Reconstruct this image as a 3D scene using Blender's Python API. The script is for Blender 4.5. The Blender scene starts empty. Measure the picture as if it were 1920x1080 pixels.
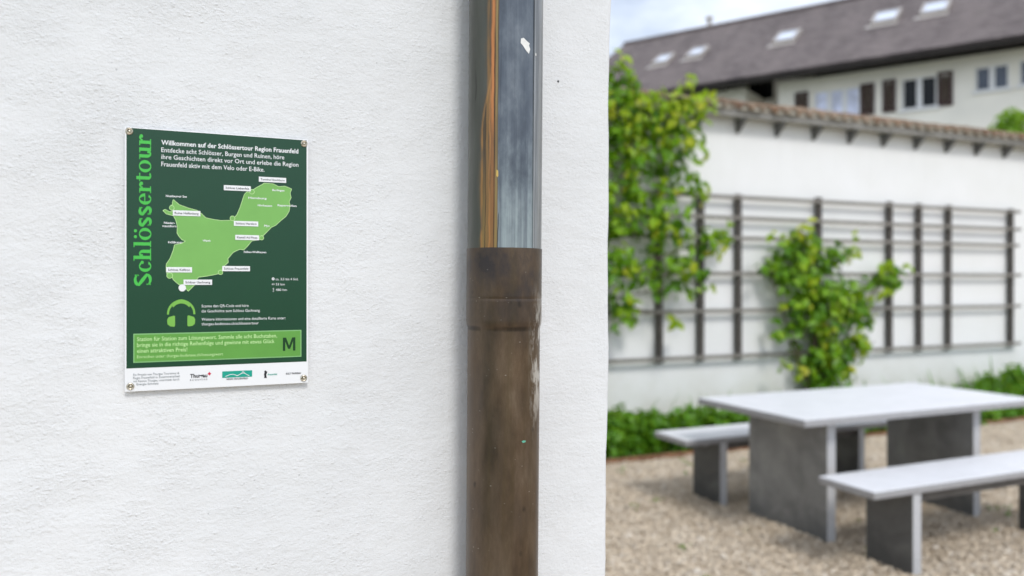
import bpy, bmesh, math, random
import numpy as np
from mathutils import Vector, Matrix
from mathutils.geometry import tessellate_polygon

R = math.radians
scene = bpy.context.scene
COL = scene.collection
random.seed(7)
rng = np.random.default_rng(11)

# ------------------------------------------------------------------ camera
CAM_Z = 1.53            # eye height of the photographer
FPX = 1500.0            # focal length in photo pixels (1920 wide), 28 mm on full frame
HORIZON = 530.0
cam_data = bpy.data.cameras.new('camera')
cam_data.sensor_width = 36.0
cam_data.lens = FPX / 1920.0 * 36.0
cam_data.shift_y = -(540.0 - HORIZON) / 1920.0
cam_data.clip_start = 0.05
cam_data.clip_end = 2000.0
cam_data.dof.use_dof = True
cam_data.dof.focus_distance = 1.0
cam_data.dof.aperture_fstop = 3.1
cam_data.dof.aperture_blades = 9
cam = bpy.data.objects.new('camera', cam_data)
COL.objects.link(cam)
cam.location = (0, 0, CAM_Z)
cam.rotation_euler = (R(90), 0, 0)
scene.camera = cam

# ------------------------------------------------------------------ world, sun, exposure
SUN_TO = Vector((0.40, -0.85, 1.02)).normalized()      # towards the (veiled) sun
SUN_EL = math.asin(SUN_TO.z)
SUN_AZ = math.atan2(SUN_TO.x, SUN_TO.y)
world = bpy.data.worlds.new('World')
scene.world = world
world.use_nodes = True
wt = world.node_tree
wt.nodes.clear()
def wn(t, **kw):
    n = wt.nodes.new(t)
    for k, v in kw.items():
        setattr(n, k, v)
    return n
w_out = wn('ShaderNodeOutputWorld')
w_bg = wn('ShaderNodeBackground'); w_bg.inputs['Strength'].default_value = 0.10
w_sky = wn('ShaderNodeTexSky', sky_type='NISHITA', sun_disc=False)
w_sky.sun_elevation = SUN_EL; w_sky.sun_rotation = SUN_AZ
w_sky.air_density = 1.0; w_sky.dust_density = 0.4; w_sky.ozone_density = 2.0
w_co = wn('ShaderNodeTexCoord')
w_map = wn('ShaderNodeMapping'); w_map.inputs['Scale'].default_value = (1.0, 1.0, 2.4)
w_map.inputs['Location'].default_value = (2.3, 2.7, 0.0)
w_no = wn('ShaderNodeTexNoise'); w_no.inputs['Scale'].default_value = 4.2; w_no.inputs['Detail'].default_value = 7; w_no.inputs['Roughness'].default_value = 0.55
w_rp = wn('ShaderNodeValToRGB'); w_rp.color_ramp.elements[0].position = 0.34; w_rp.color_ramp.elements[1].position = 0.56
w_rp.color_ramp.elements[0].color = (0.48, 0.48, 0.48, 1)
w_mx = wn('ShaderNodeMix', data_type='RGBA'); w_mx.inputs[7].default_value = (9.6, 10.4, 11.8, 1)
wt.links.new(w_co.outputs['Generated'], w_map.inputs['Vector'])
wt.links.new(w_map.outputs[0], w_no.inputs['Vector'])
wt.links.new(w_no.outputs['Fac'], w_rp.inputs['Fac'])
wt.links.new(w_rp.outputs[0], w_mx.inputs[0])
wt.links.new(w_sky.outputs[0], w_mx.inputs[6])
wt.links.new(w_mx.outputs[2], w_bg.inputs['Color'])
wt.links.new(w_bg.outputs[0], w_out.inputs['Surface'])

sun_data = bpy.data.lights.new('sun', 'SUN')
sun_data.energy = 1.5
sun_data.angle = R(14)
sun_data.color = (1.0, 0.97, 0.92)
sun = bpy.data.objects.new('sun', sun_data)
COL.objects.link(sun)
sun.rotation_euler = (-SUN_TO).to_track_quat('-Z', 'Y').to_euler()
sun.location = (6, -8, 12)

scene.view_settings.view_transform = 'Standard'
scene.view_settings.look = 'None'
scene.view_settings.exposure = 0.20
scene.view_settings.gamma = 1.0
scene.view_settings.use_curve_mapping = False
scene.render.engine = 'CYCLES'
scene.cycles.use_denoising = True
scene.cycles.max_bounces = 8
scene.cycles.sample_clamp_indirect = 6.0

# ------------------------------------------------------------------ helpers
def srgb(r, g, b):
    def c(v):
        v /= 255.0
        return v / 12.92 if v <= 0.04045 else ((v + 0.055) / 1.055) ** 2.4
    return (c(r), c(g), c(b), 1.0)

class NT:
    """small wrapper to build a node material"""
    def __init__(self, name):
        self.m = bpy.data.materials.new(name)
        self.m.use_nodes = True
        self.t = self.m.node_tree
        self.bsdf = self.t.nodes['Principled BSDF']
        self.out = self.t.nodes['Material Output']
    def n(self, typ, ins=None, **kw):
        n = self.t.nodes.new(typ)
        for k, v in kw.items():
            setattr(n, k, v)
        for k, v in (ins or {}).items():
            self.put(n.inputs[k], v)
        return n
    def put(self, sock, v):
        if isinstance(v, bpy.types.NodeSocket):
            self.t.links.new(v, sock)
        else:
            sock.default_value = v
    def co(self, kind='Object', scale=(1, 1, 1), loc=(0, 0, 0)):
        c = self.n('ShaderNodeTexCoord')
        return self.n('ShaderNodeMapping', {'Vector': c.outputs[kind], 'Scale': scale, 'Location': loc}).outputs[0]
    def noise(self, vec, scale, detail=4, rough=0.55, dist=0.0):
        return self.n('ShaderNodeTexNoise', {'Vector': vec, 'Scale': scale, 'Detail': detail, 'Roughness': rough, 'Distortion': dist}).outputs['Fac']
    def voronoi(self, vec, scale, feature='F1', out='Distance'):
        return self.n('ShaderNodeTexVoronoi', {'Vector': vec, 'Scale': scale}, feature=feature).outputs[out]
    def ramp(self, fac, stops, interp='LINEAR'):
        r = self.n('ShaderNodeValToRGB', {'Fac': fac})
        r.color_ramp.interpolation = interp
        el = r.color_ramp.elements
        while len(el) < len(stops):
            el.new(0.5)
        for e, (p, c) in zip(el, stops):
            e.position = p
            e.color = c if len(c) == 4 else (*c, 1)
        return r.outputs[0]
    def mix(self, fac, a, b, blend='MIX'):
        n = self.n('ShaderNodeMix', data_type='RGBA', blend_type=blend)
        self.put(n.inputs[0], fac); self.put(n.inputs[6], a); self.put(n.inputs[7], b)
        return n.outputs[2]
    def math(self, op, a, b=0.0, c=0.0):
        n = self.n('ShaderNodeMath', operation=op)
        self.put(n.inputs[0], a); self.put(n.inputs[1], b); self.put(n.inputs[2], c)
        return n.outputs[0]
    def maprange(self, v, a, b, c=0.0, d=1.0, smooth=False):
        n = self.n('ShaderNodeMapRange', {0: v, 1: a, 2: b, 3: c, 4: d})
        n.interpolation_type = 'SMOOTHSTEP' if smooth else 'LINEAR'
        return n.outputs[0]
    def bump(self, height, strength, dist, normal=None):
        n = self.n('ShaderNodeBump', {'Height': height, 'Strength': strength, 'Distance': dist})
        if normal is not None:
            self.put(n.inputs['Normal'], normal)
        return n.outputs[0]
    def set(self, **kw):
        names = {'color': 'Base Color', 'rough': 'Roughness', 'metal': 'Metallic', 'normal': 'Normal', 'spec': 'Specular IOR Level', 'coat': 'Coat Weight', 'coat_rough': 'Coat Roughness', 'sub': 'Subsurface Weight'}
        for k, v in kw.items():
            self.put(self.bsdf.inputs[names[k]], v)
        return self.m

def plain(name, col, rough=0.5, metal=0.0, spec=0.5, vary=0.06, scale=12.0):
    n = NT(name)
    v = n.noise(n.co(), scale, 4)
    k = n.maprange(v, 0.3, 0.7, 1.0 - vary, 1.0 + vary)
    c = n.mix(1.0, col, n.n('ShaderNodeCombineColor', {0: k, 1: k, 2: k}).outputs[0], 'MULTIPLY')
    return n.set(color=c, rough=rough, metal=metal, spec=spec)

class MB:
    """collects shapes, then links them as one mesh object"""
    def __init__(self):
        self.v = []; self.f = []
    def add(self, verts, faces):
        o = len(self.v)
        self.v += [tuple(p) for p in verts]
        self.f += [tuple(i + o for i in fc) for fc in faces]
        return self
    def box(self, x0, x1, y0, y1, z0, z1):
        p = [(x0, y0, z0), (x1, y0, z0), (x1, y1, z0), (x0, y1, z0), (x0, y0, z1), (x1, y0, z1), (x1, y1, z1), (x0, y1, z1)]
        return self.add(p, [(3, 2, 1, 0), (4, 5, 6, 7), (0, 1, 5, 4), (1, 2, 6, 5), (2, 3, 7, 6), (3, 0, 4, 7)])
    def prism(self, poly, axis_from, axis_to, plane='xz'):
        """polygon (counter-clockwise seen from -y for xz) extruded along the third axis"""
        n = len(poly)
        def P(p, t):
            return {'xz': (p[0], t, p[1]), 'yz': (t, p[0], p[1]), 'xy': (p[0], p[1], t)}[plane]
        vs = [P(p, axis_from) for p in poly] + [P(p, axis_to) for p in poly]
        fs = [tuple(range(n)), tuple(range(2 * n - 1, n - 1, -1))]
        fs += [(i, i + n, (i + 1) % n + n, (i + 1) % n) for i in range(n)]
        return self.add(vs, fs)
    def lathe(self, prof, seg=48, axis='z', cap=True):
        vs = []
        for (r, h) in prof:
            for k in range(seg):
                a = 2 * math.pi * k / seg
                c, s = r * math.cos(a), r * math.sin(a)
                vs.append((c, s, h) if axis == 'z' else (c, -h, s))
        fs = []
        for i in range(len(prof) - 1):
            for k in range(seg):
                k2 = (k + 1) % seg
                fs.append((i * seg + k, i * seg + k2, (i + 1) * seg + k2, (i + 1) * seg + k))
        if cap:
            fs.append(tuple(range(seg - 1, -1, -1)))
            fs.append(tuple((len(prof) - 1) * seg + k for k in range(seg)))
        return self.add(vs, fs)
    def tube(self, pts, rads, seg=7):
        pts = [Vector(p) for p in pts]
        vs = []; fs = []
        for i, p in enumerate(pts):
            d = (pts[min(i + 1, len(pts) - 1)] - pts[max(i - 1, 0)]).normalized()
            u = d.orthogonal().normalized(); w = d.cross(u)
            if i == 0: ref = u
            else:
                u = (ref - d * ref.dot(d)).normalized(); w = d.cross(u); ref = u
            for k in range(seg):
                a = 2 * math.pi * k / seg
                vs.append(p + (u * math.cos(a) + w * math.sin(a)) * rads[i])
        for i in range(len(pts) - 1):
            for k in range(seg):
                k2 = (k + 1) % seg
                fs.append((i * seg + k, i * seg + k2, (i + 1) * seg + k2, (i + 1) * seg + k))
        fs.append(tuple(range(seg - 1, -1, -1)))
        fs.append(tuple((len(pts) - 1) * seg + k for k in range(seg)))
        return self.add(vs, fs)
    def mesh(self, name, mat=None, smooth=False, recalc=True, bevel=0.0, bseg=2):
        me = bpy.data.meshes.new(name)
        me.from_pydata(self.v, [], self.f)
        if recalc or bevel:
            bm = bmesh.new(); bm.from_mesh(me)
            bmesh.ops.recalc_face_normals(bm, faces=bm.faces)
            if bevel:
                es = [e for e in bm.edges if len(e.link_faces) == 2 and e.calc_face_angle(0) > 0.5]
                bmesh.ops.bevel(bm, geom=es, offset=bevel, segments=bseg, profile=0.5, affect='EDGES', clamp_overlap=True)
            bm.to_mesh(me); bm.free()
        if smooth:
            for p in me.polygons: p.use_smooth = True
            me.set_sharp_from_angle(angle=R(40))
        if mat: me.materials.append(mat)
        return me
    def build(self, name, mat=None, parent=None, **kw):
        return link(name, self.mesh(name, mat, **kw), parent)

def link(name, data, parent=None):
    o = bpy.data.objects.new(name, data)
    COL.objects.link(o)
    if parent is not None: o.parent = parent
    return o

def tag(o, label=None, cat=None, group=None, kind=None):
    if label: o['label'] = label
    if cat: o['category'] = cat
    if group: o['group'] = group
    if kind: o['kind'] = kind
    return o

def empty(name, loc=(0, 0, 0), rz=0.0):
    o = bpy.data.objects.new(name, None)
    COL.objects.link(o)
    o.location = loc; o.rotation_euler = (0, 0, rz); o.empty_display_size = 0.2
    return o

def fast_mesh(name, verts, faces, mat, smooth=False):
    """numpy: verts (N,3), faces (M,k) all the same size"""
    me = bpy.data.meshes.new(name)
    n, k = faces.shape
    me.vertices.add(len(verts)); me.vertices.foreach_set('co', verts.astype(np.float32).ravel())
    me.loops.add(n * k); me.loops.foreach_set('vertex_index', faces.astype(np.int32).ravel())
    me.polygons.add(n); me.polygons.foreach_set('loop_start', np.arange(0, n * k, k, dtype=np.int32))
    me.polygons.foreach_set('loop_total', np.full(n, k, np.int32))
    me.polygons.foreach_set('use_smooth', np.full(n, smooth, bool))
    me.update(calc_edges=True); me.validate()
    if mat: me.materials.append(mat)
    return me

class Frame:
    """a vertical plane in plan: origin, direction; (a, b, z) = along, into, up"""
    def __init__(self, ox, oy, phi):
        self.o = (ox, oy); self.phi = phi; self.c = math.cos(phi); self.s = math.sin(phi)
    def world(self, a, b, z):
        return Vector((self.o[0] + a * self.c - b * self.s, self.o[1] + a * self.s + b * self.c, z))
    def at(self, px, py, b=0.0):
        """where the line of sight of a photo point meets the plane at depth b -> (a, z)"""
        u = (px - 960.0) / FPX
        # X = u Y
        a = (u * (self.o[1] + b * self.c) - (self.o[0] - b * self.s)) / (self.c - u * self.s)
        Y = self.o[1] + a * self.s + b * self.c
        return a, CAM_Z + (HORIZON - py) / FPX * Y

NEAR = Frame(0.0, 1.0966, R(24.1))       # wall with the sign
GARDEN = Frame(0.0, 7.84, R(23.6))       # far garden wall with the trellis
HOUSE = Frame(10.4, 16.4, R(-36.0))      # eaves line of the house behind

# ------------------------------------------------------------------ materials
def mat_plaster_near():
    n = NT('white_rough_plaster')
    co = n.co()
    big = n.noise(co, 5.0, 3, 0.5)
    trowel = n.noise(n.co(scale=(1.0, 1.0, 2.6), loc=(0.3, 0, 0.7)), 30.0, 5, 0.55, 0.2)
    grain = n.noise(n.co(scale=(1.0, 1.0, 1.35)), 165.0, 4, 0.72, 0.1)
    grit = n.noise(n.co(scale=(1.0, 1.0, 1.2), loc=(2, 0, 1)), 340.0, 2, 0.6)
    vor = n.voronoi(n.co(scale=(1, 1, 1.4)), 120.0)
    crumbs = n.maprange(vor, 0.0, 0.36, 1.0, 0.0, True)
    patch = n.maprange(n.noise(n.co(scale=(1, 1, 1.5)), 11.0, 4, 0.65), 0.40, 0.62, 0.15, 1.0, True)
    rough_side = n.maprange(n.n('ShaderNodeSeparateXYZ', {0: co}).outputs[0], -0.50, 0.0, 1.0, 0.40)   # floated smoother towards the corner
    amt = n.math('MULTIPLY', patch, rough_side)
    crumbs = n.math('MULTIPLY', crumbs, amt)
    fine = n.math('MULTIPLY', grain, n.maprange(amt, 0.0, 1.0, 0.40, 1.0))
    nb = n.bump(big, 0.35, 0.03)
    nb = n.bump(trowel, 0.30, 0.0030, nb)
    nb = n.bump(fine, 0.60, 0.0036, nb)
    nb = n.bump(grit, n.math('MULTIPLY', rough_side, 0.30), 0.0012, nb)
    nb = n.bump(crumbs, 0.40, 0.0016, nb)
    tone = n.noise(co, 3.0, 5, 0.6)
    col = n.mix(n.maprange(tone, 0.3, 0.75), (0.72, 0.73, 0.742, 1), (0.815, 0.82, 0.83, 1))
    pv = n.voronoi(n.co(loc=(1.7, 0, 0.4)), 75.0)
    pits = n.math('MULTIPLY', n.maprange(pv, 0.05, 0.11, 1.0, 0.0), n.maprange(n.noise(co, 30, 2), 0.60, 0.66))
    col = n.mix(n.math('MULTIPLY', pits, 0.55), col, (0.30, 0.30, 0.30, 1))
    return n.set(color=col, rough=0.85, spec=0.25, normal=nb)

def mat_plaster_far():
    n = NT('white_garden_wall_render')
    co = n.co()
    v = n.noise(co, 1.3, 5, 0.6)
    col = n.mix(n.maprange(v, 0.3, 0.75), (0.82, 0.82, 0.81, 1), (0.88, 0.88, 0.885, 1))
    z = n.n('ShaderNodeSeparateXYZ', {0: co}).outputs[2]
    edge = n.math('ADD', z, n.math('MULTIPLY', n.noise(co, 2.4, 5, 0.65), 0.9))
    damp = n.maprange(edge, 0.45, 1.15, 1.0, 0.0, True)          # splash stains near the soil
    col = n.mix(n.math('MULTIPLY', damp, 0.55), col, (0.60, 0.58, 0.50, 1))
    streak = n.noise(n.co(scale=(5.0, 5.0, 0.25)), 3.0, 4, 0.6)
    col = n.mix(n.math('MULTIPLY', n.maprange(streak, 0.52, 0.76, 0.0, 0.16), n.maprange(n.math('ADD', z, n.math('MULTIPLY', streak, 0.8)), 2.9, 3.7, 0.15, 1.0)), col, (0.56, 0.56, 0.54, 1))
    nb = n.bump(n.noise(co, 45.0, 4, 0.6), 0.4, 0.006)
    return n.set(color=col, rough=0.9, spec=0.2, normal=nb)

def mat_upper_pipe():
    """oxidised metal, a bare orange run-off band on the left, blue-grey to the right"""
    n = NT('oxidised_upper_pipe')
    co = n.co()
    sp = n.n('ShaderNodeSeparateXYZ', {0: co})
    x, z = sp.outputs[0], sp.outputs[2]
    s = n.math('DIVIDE', x, 0.0478)
    warp = n.math('SUBTRACT', n.noise(n.co(scale=(14, 14, 7)), 1.0, 4, 0.6), 0.5)
    xw = n.math('ADD', x, n.math('MULTIPLY', warp, 0.014))
    vec = lambda kx, kz, ox=0.0: n.n('ShaderNodeCombineXYZ', {0: n.math('MULTIPLY_ADD', xw, kx, ox), 1: 0.0, 2: n.math('MULTIPLY', z, kz)}).outputs[0]
    strk = n.noise(n.co(scale=(110, 110, 2.4)), 1.0, 5, 0.65)
    cloud = n.noise(n.co(scale=(30, 30, 14)), 1.0, 6, 0.65)
    blue = n.ramp(cloud, [(0.28, (0.070, 0.082, 0.100)), (0.48, (0.105, 0.124, 0.150)), (0.62, (0.15, 0.172, 0.20)), (0.78, (0.24, 0.265, 0.29))])
    blue = n.mix(n.maprange(strk, 0.50, 0.70, 0.0, 0.40), blue, (0.23, 0.26, 0.285, 1))
    blue = n.mix(n.maprange(strk, 0.42, 0.30, 0.0, 0.55), blue, (0.045, 0.052, 0.062, 1))
    low = n.math('ADD', z, n.math('MULTIPLY', cloud, -0.34))
    chalk = n.math('MULTIPLY', n.maprange(low, 1.58, 1.38, 0.0, 1.0, True), n.maprange(strk, 0.36, 0.60, 0.15, 0.9))
    blue = n.mix(chalk, blue, (0.36, 0.42, 0.43, 1))
    left = n.ramp(n.noise(n.co(scale=(36, 36, 4)), 1.0, 5), [(0.3, (0.050, 0.055, 0.046)), (0.7, (0.105, 0.112, 0.098))])
    soft = n.noise(n.co(scale=(60, 60, 5), loc=(0.4, 0, 0)), 1.0, 5, 0.6)
    orange = n.ramp(soft, [(0.30, (0.060, 0.050, 0.036)), (0.50, (0.120, 0.088, 0.055)), (0.66, (0.185, 0.125, 0.070)), (0.8, (0.10, 0.085, 0.055))])
    orange = n.mix(n.maprange(z, 1.70, 1.58, 0.0, 0.8, True), orange, n.ramp(strk, [(0.34, (0.11, 0.095, 0.045)), (0.50, (0.30, 0.20, 0.075)), (0.64, (0.46, 0.28, 0.085)), (0.78, (0.16, 0.12, 0.05))]))
    def drift(seed, k, amp):
        v1 = n.n('ShaderNodeCombineXYZ', {0: seed, 1: 0.0, 2: n.math('MULTIPLY', z, k)}).outputs[0]
        return n.math('MULTIPLY', n.math('SUBTRACT', n.noise(v1, 1.0, 4, 0.6), 0.5), amp)
    def filament(base, centre, seed, amp, width, col, z0=None, z1=None, k=16.0):
        c0 = n.math('ADD', centre, drift(seed, k, amp)) if isinstance(centre, bpy.types.NodeSocket) else n.math('ADD', drift(seed, k, amp), centre)
        f = n.maprange(n.math('ABSOLUTE', n.math('SUBTRACT', s, c0)), width * 0.35, width, 1.0, 0.0, True)
        f = n.math('MULTIPLY', f, n.maprange(n.noise(n.co(scale=(40, 40, 9), loc=(seed, 0, 0)), 1.0, 4), 0.30, 0.55, 0.35, 1.0))
        if z0 is not None:
            f = n.math('MULTIPLY', f, n.maprange(z, z0, z1, 0.0, 1.0, True))
        return n.mix(f, base, col)
    orange = filament(orange, -0.45, 3.1, 0.10, 0.050, (0.26, 0.15, 0.06, 1))
    orange = filament(orange, -0.31, 1.7, 0.10, 0.095, (0.30, 0.145, 0.058, 1))
    orange = filament(orange, -0.32, 1.7, 0.10, 0.045, (0.56, 0.215, 0.075, 1), 1.62, 1.78)
    orange = filament(orange, -0.22, 5.3, 0.04, 0.035, (0.30, 0.22, 0.09, 1))
    swing = n.maprange(z, 1.80, 1.72, -0.34, -0.60, True)
    orange = filament(orange, swing, 7.9, 0.08, 0.040, (0.42, 0.22, 0.075, 1), 1.80, 1.77)
    orange = filament(orange, -0.39, 9.2, 0.14, 0.030, (0.44, 0.21, 0.075, 1), 1.80, 1.76)
    orange = filament(orange, -0.27, 6.2, 0.05, 0.016, (0.03, 0.026, 0.02, 1), 1.88, 1.80)
    orange = filament(orange, -0.50, 8.4, 0.12, 0.014, (0.05, 0.04, 0.03, 1), 1.80, 1.74)
    edge = n.math('ADD', s, n.math('MULTIPLY', warp, 0.75))
    edge = n.math('ADD', edge, n.maprange(z, 1.70, 1.80, 0.08, -0.04, True))
    c = n.mix(n.maprange(edge, -0.66, -0.50, 0, 1, True), left, orange)
    c = n.mix(n.maprange(n.math('ADD', s, n.math('MULTIPLY', warp, 0.05)), -0.185, -0.165, 0, 1), c, blue)
    grey = n.mix(n.maprange(strk, 0.36, 0.62), (0.10, 0.105, 0.11, 1), (0.33, 0.34, 0.345, 1))
    c = n.mix(n.maprange(s, 0.735, 0.75), c, grey)
    crack = n.noise(vec(330, 8, 4.0), 1.0, 2, 0.5)
    c = n.mix(n.maprange(crack, 0.69, 0.72, 0.0, 0.75), c, (0.02, 0.02, 0.018, 1))
    rgh = n.maprange(cloud, 0.3, 0.7, 0.26, 0.48)
    nb = n.bump(strk, 0.12, 0.002)
    nb = n.bump(warp, 0.25, 0.004, nb)
    return n.set(color=c, rough=rgh, metal=0.5, normal=nb)

def mat_lower_pipe():
    n = NT('brown_standpipe_patina')
    co = n.co()
    sp = n.n('ShaderNodeSeparateXYZ', {0: co})
    x, z = sp.outputs[0], sp.outputs[2]
    v = n.noise(n.co(scale=(26, 26, 9)), 1.0, 7, 0.68)
    big = n.noise(n.co(scale=(9, 9, 4), loc=(1, 2, 3)), 1.0, 4, 0.6)
    c = n.ramp(v, [(0.28, (0.045, 0.027, 0.015)), (0.46, (0.100, 0.063, 0.035)), (0.60, (0.150, 0.100, 0.060)), (0.78, (0.24, 0.185, 0.13))])
    c = n.mix(n.maprange(big, 0.38, 0.68, 0.0, 0.45), c, (0.125, 0.108, 0.092, 1))
    c = n.mix(n.maprange(n.noise(n.co(scale=(70, 70, 2.2)), 1.0, 5, 0.6), 0.52, 0.72, 0.0, 0.55), c, (0.09, 0.066, 0.032, 1))
    joint_tone = n.math('MULTIPLY', n.maprange(z, 1.42, 1.57, 0.0, 0.9, True), n.maprange(n.noise(n.co(scale=(24, 24, 16)), 1.0, 5, 0.65), 0.36, 0.60, 1.0, 0.1))  # standpipe colour darkens unevenly towards the joint
    c = n.mix(joint_tone, c, (0.040, 0.036, 0.040, 1))
    line = n.math('MULTIPLY', n.maprange(n.math('ABSOLUTE', n.math('SUBTRACT', z, Z_LIP_OBJ)), 0.001, 0.0045, 1.0, 0.0, True), n.maprange(n.noise(n.co(scale=(30, 30, 2)), 1.0, 3), 0.40, 0.55))
    c = n.mix(n.math('MULTIPLY', line, 0.7), c, (0.02, 0.016, 0.013, 1))       # shade under the socket lip, put into the colour
    lich = n.noise(n.co(scale=(75, 75, 30)), 1.0, 6, 0.65)
    side = n.math('MULTIPLY', n.maprange(x, 0.030, 0.042, 0.0, 1.0, True), n.maprange(lich, 0.48, 0.58))
    side = n.math('MULTIPLY', side, n.maprange(n.math('ABSOLUTE', n.math('SUBTRACT', z, 1.43)), 0.02, 0.11, 1.0, 0.0, True))
    c = n.mix(side, c, (0.55, 0.52, 0.48, 1))
    sc = n.voronoi(n.co(scale=(0.8, 1, 1.5)), 130.0)
    spk = n.math('MULTIPLY', n.maprange(sc, 0.07, 0.17, 1.0, 0.0), n.maprange(n.noise(co, 55, 3), 0.56, 0.64))
    c = n.mix(n.math('MULTIPLY', spk, 0.5), c, (0.45, 0.41, 0.36, 1))
    pit = n.math('MULTIPLY', n.maprange(n.voronoi(n.co(loc=(3, 1, 2), scale=(1, 1, 0.7)), 55.0), 0.08, 0.22, 1.0, 0.0), n.maprange(n.noise(co, 21, 3), 0.52, 0.60))
    c = n.mix(n.math('MULTIPLY', pit, 0.75), c, (0.03, 0.024, 0.020, 1))
    rgh = n.maprange(v, 0.3, 0.75, 0.30, 0.50)
    nb = n.bump(lich, 0.15, 0.0016)
    return n.set(color=c, rough=rgh, metal=0.55, normal=nb)

def mat_granite():
    n = NT('grey_concrete_slab')
    co = n.co()
    sp = n.noise(co, 260.0, 3, 0.7)
    bl = n.noise(co, 6.0, 5, 0.6)
    c = n.mix(n.maprange(sp, 0.35, 0.65), (0.78, 0.78, 0.81, 1), (0.86, 0.86, 0.885, 1))
    c = n.mix(n.maprange(bl, 0.46, 0.58, 0.0, 0.22), c, (0.66, 0.665, 0.68, 1))
    mark = n.noise(n.co(loc=(5, 3, 0)), 14.0, 6, 0.7)
    c = n.mix(n.maprange(mark, 0.60, 0.72, 0.0, 0.5), c, (0.50, 0.49, 0.46, 1))
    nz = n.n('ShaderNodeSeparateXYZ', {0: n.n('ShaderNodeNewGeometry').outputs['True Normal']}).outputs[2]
    side_grey = n.mix(n.maprange(n.noise(co, 60.0, 4, 0.7), 0.35, 0.65), (0.27, 0.27, 0.28, 1), (0.42, 0.42, 0.435, 1))
    c = n.mix(n.maprange(nz, 0.35, 0.6), side_grey, c)            # sides and underside greyer than the top
    return n.set(color=c, rough=0.38, spec=0.5, normal=n.bump(sp, 0.15, 0.002))

def mat_concrete_leg(name, k):
    n = NT(name)
    co = n.co()
    sp = n.noise(co, 120.0, 4, 0.7)
    bl = n.noise(co, 5.0, 6, 0.62, 0.6)
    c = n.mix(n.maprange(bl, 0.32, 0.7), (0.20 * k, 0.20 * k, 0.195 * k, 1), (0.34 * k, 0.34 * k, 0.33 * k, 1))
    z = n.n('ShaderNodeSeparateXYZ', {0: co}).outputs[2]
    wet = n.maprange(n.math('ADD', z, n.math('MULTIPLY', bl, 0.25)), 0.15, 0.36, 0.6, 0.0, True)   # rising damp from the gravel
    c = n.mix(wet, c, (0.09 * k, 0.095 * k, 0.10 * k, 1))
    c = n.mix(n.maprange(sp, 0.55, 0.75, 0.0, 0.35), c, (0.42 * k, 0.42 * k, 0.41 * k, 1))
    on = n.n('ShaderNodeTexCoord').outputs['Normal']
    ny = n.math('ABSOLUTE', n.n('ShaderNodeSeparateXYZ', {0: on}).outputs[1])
    sunlit_edge = n.mix(n.maprange(sp, 0.35, 0.65), (0.46, 0.465, 0.48, 1), (0.58, 0.585, 0.60, 1))
    sunlit_edge = n.mix(n.math('MULTIPLY', wet, 0.5), sunlit_edge, (0.28, 0.29, 0.30, 1))
    c = n.mix(n.maprange(ny, 0.6, 0.8), c, sunlit_edge)              # sunlight on the narrow edges, put into the colour
    return n.set(color=c, rough=0.7, spec=0.4, normal=n.bump(sp, 0.3, 0.003))

def mat_wood_grey(name, dark, light):
    n = NT(name)
    g = n.noise(n.co(scale=(9, 9, 9)), 3.0, 5, 0.6)
    return n.set(color=n.mix(n.maprange(g, 0.3, 0.7), (*dark, 1), (*light, 1)), rough=0.8, spec=0.3, normal=n.bump(g, 0.3, 0.003))

def mat_tile_coping():
    n = NT('old_clay_coping_tile')
    info = n.n('ShaderNodeObjectInfo').outputs['Random']
    v = n.noise(n.co(), 22.0, 5, 0.65)
    base = n.ramp(info, [(0.0, (0.17, 0.095, 0.06)), (0.35, (0.25, 0.14, 0.08)), (0.6, (0.30, 0.21, 0.145)), (0.8, (0.20, 0.15, 0.11)), (1.0, (0.36, 0.27, 0.20))])
    c = n.mix(n.maprange(v, 0.45, 0.7, 0.0, 0.65), base, (0.13, 0.125, 0.085, 1))
    return n.set(color=c, rough=0.9, spec=0.2, normal=n.bump(v, 0.4, 0.008))

def mat_house_roof():
    n = NT('brown_grey_tile_roof')
    co = n.co()                       # object space: x along the eaves, y up the slope
    br = n.n('ShaderNodeTexBrick', {'Vector': co, 'Color1': (0.185, 0.155, 0.150, 1), 'Color2': (0.100, 0.082, 0.080, 1), 'Mortar': (0.06, 0.05, 0.05, 1), 'Scale': 1.0, 'Mortar Size': 0.012, 'Mortar Smooth': 0.4, 'Bias': 0.0, 'Brick Width': 0.19, 'Row Height': 0.16})
    big = n.noise(n.co(scale=(1.0, 0.28, 1.0)), 0.9, 5, 0.6)
    c = n.mix(n.maprange(big, 0.35, 0.72, 0.0, 0.60), br.outputs['Color'], (0.24, 0.20, 0.19, 1))
    moss = n.noise(n.co(scale=(1.6, 0.5, 1)), 1.7, 5, 0.65)
    c = n.mix(n.maprange(moss, 0.58, 0.78, 0.0, 0.4), c, (0.10, 0.095, 0.075, 1))
    saw = n.math('FRACT', n.math('DIVIDE', n.n('ShaderNodeSeparateXYZ', {0: co}).outputs[1], 0.16))
    h = n.math('ADD', n.math('MULTIPLY', saw, -0.7), n.math('MULTIPLY', br.outputs['Fac'], -0.6))
    return n.set(color=c, rough=0.85, spec=0.25, normal=n.bump(h, 0.9, 0.03))

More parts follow.
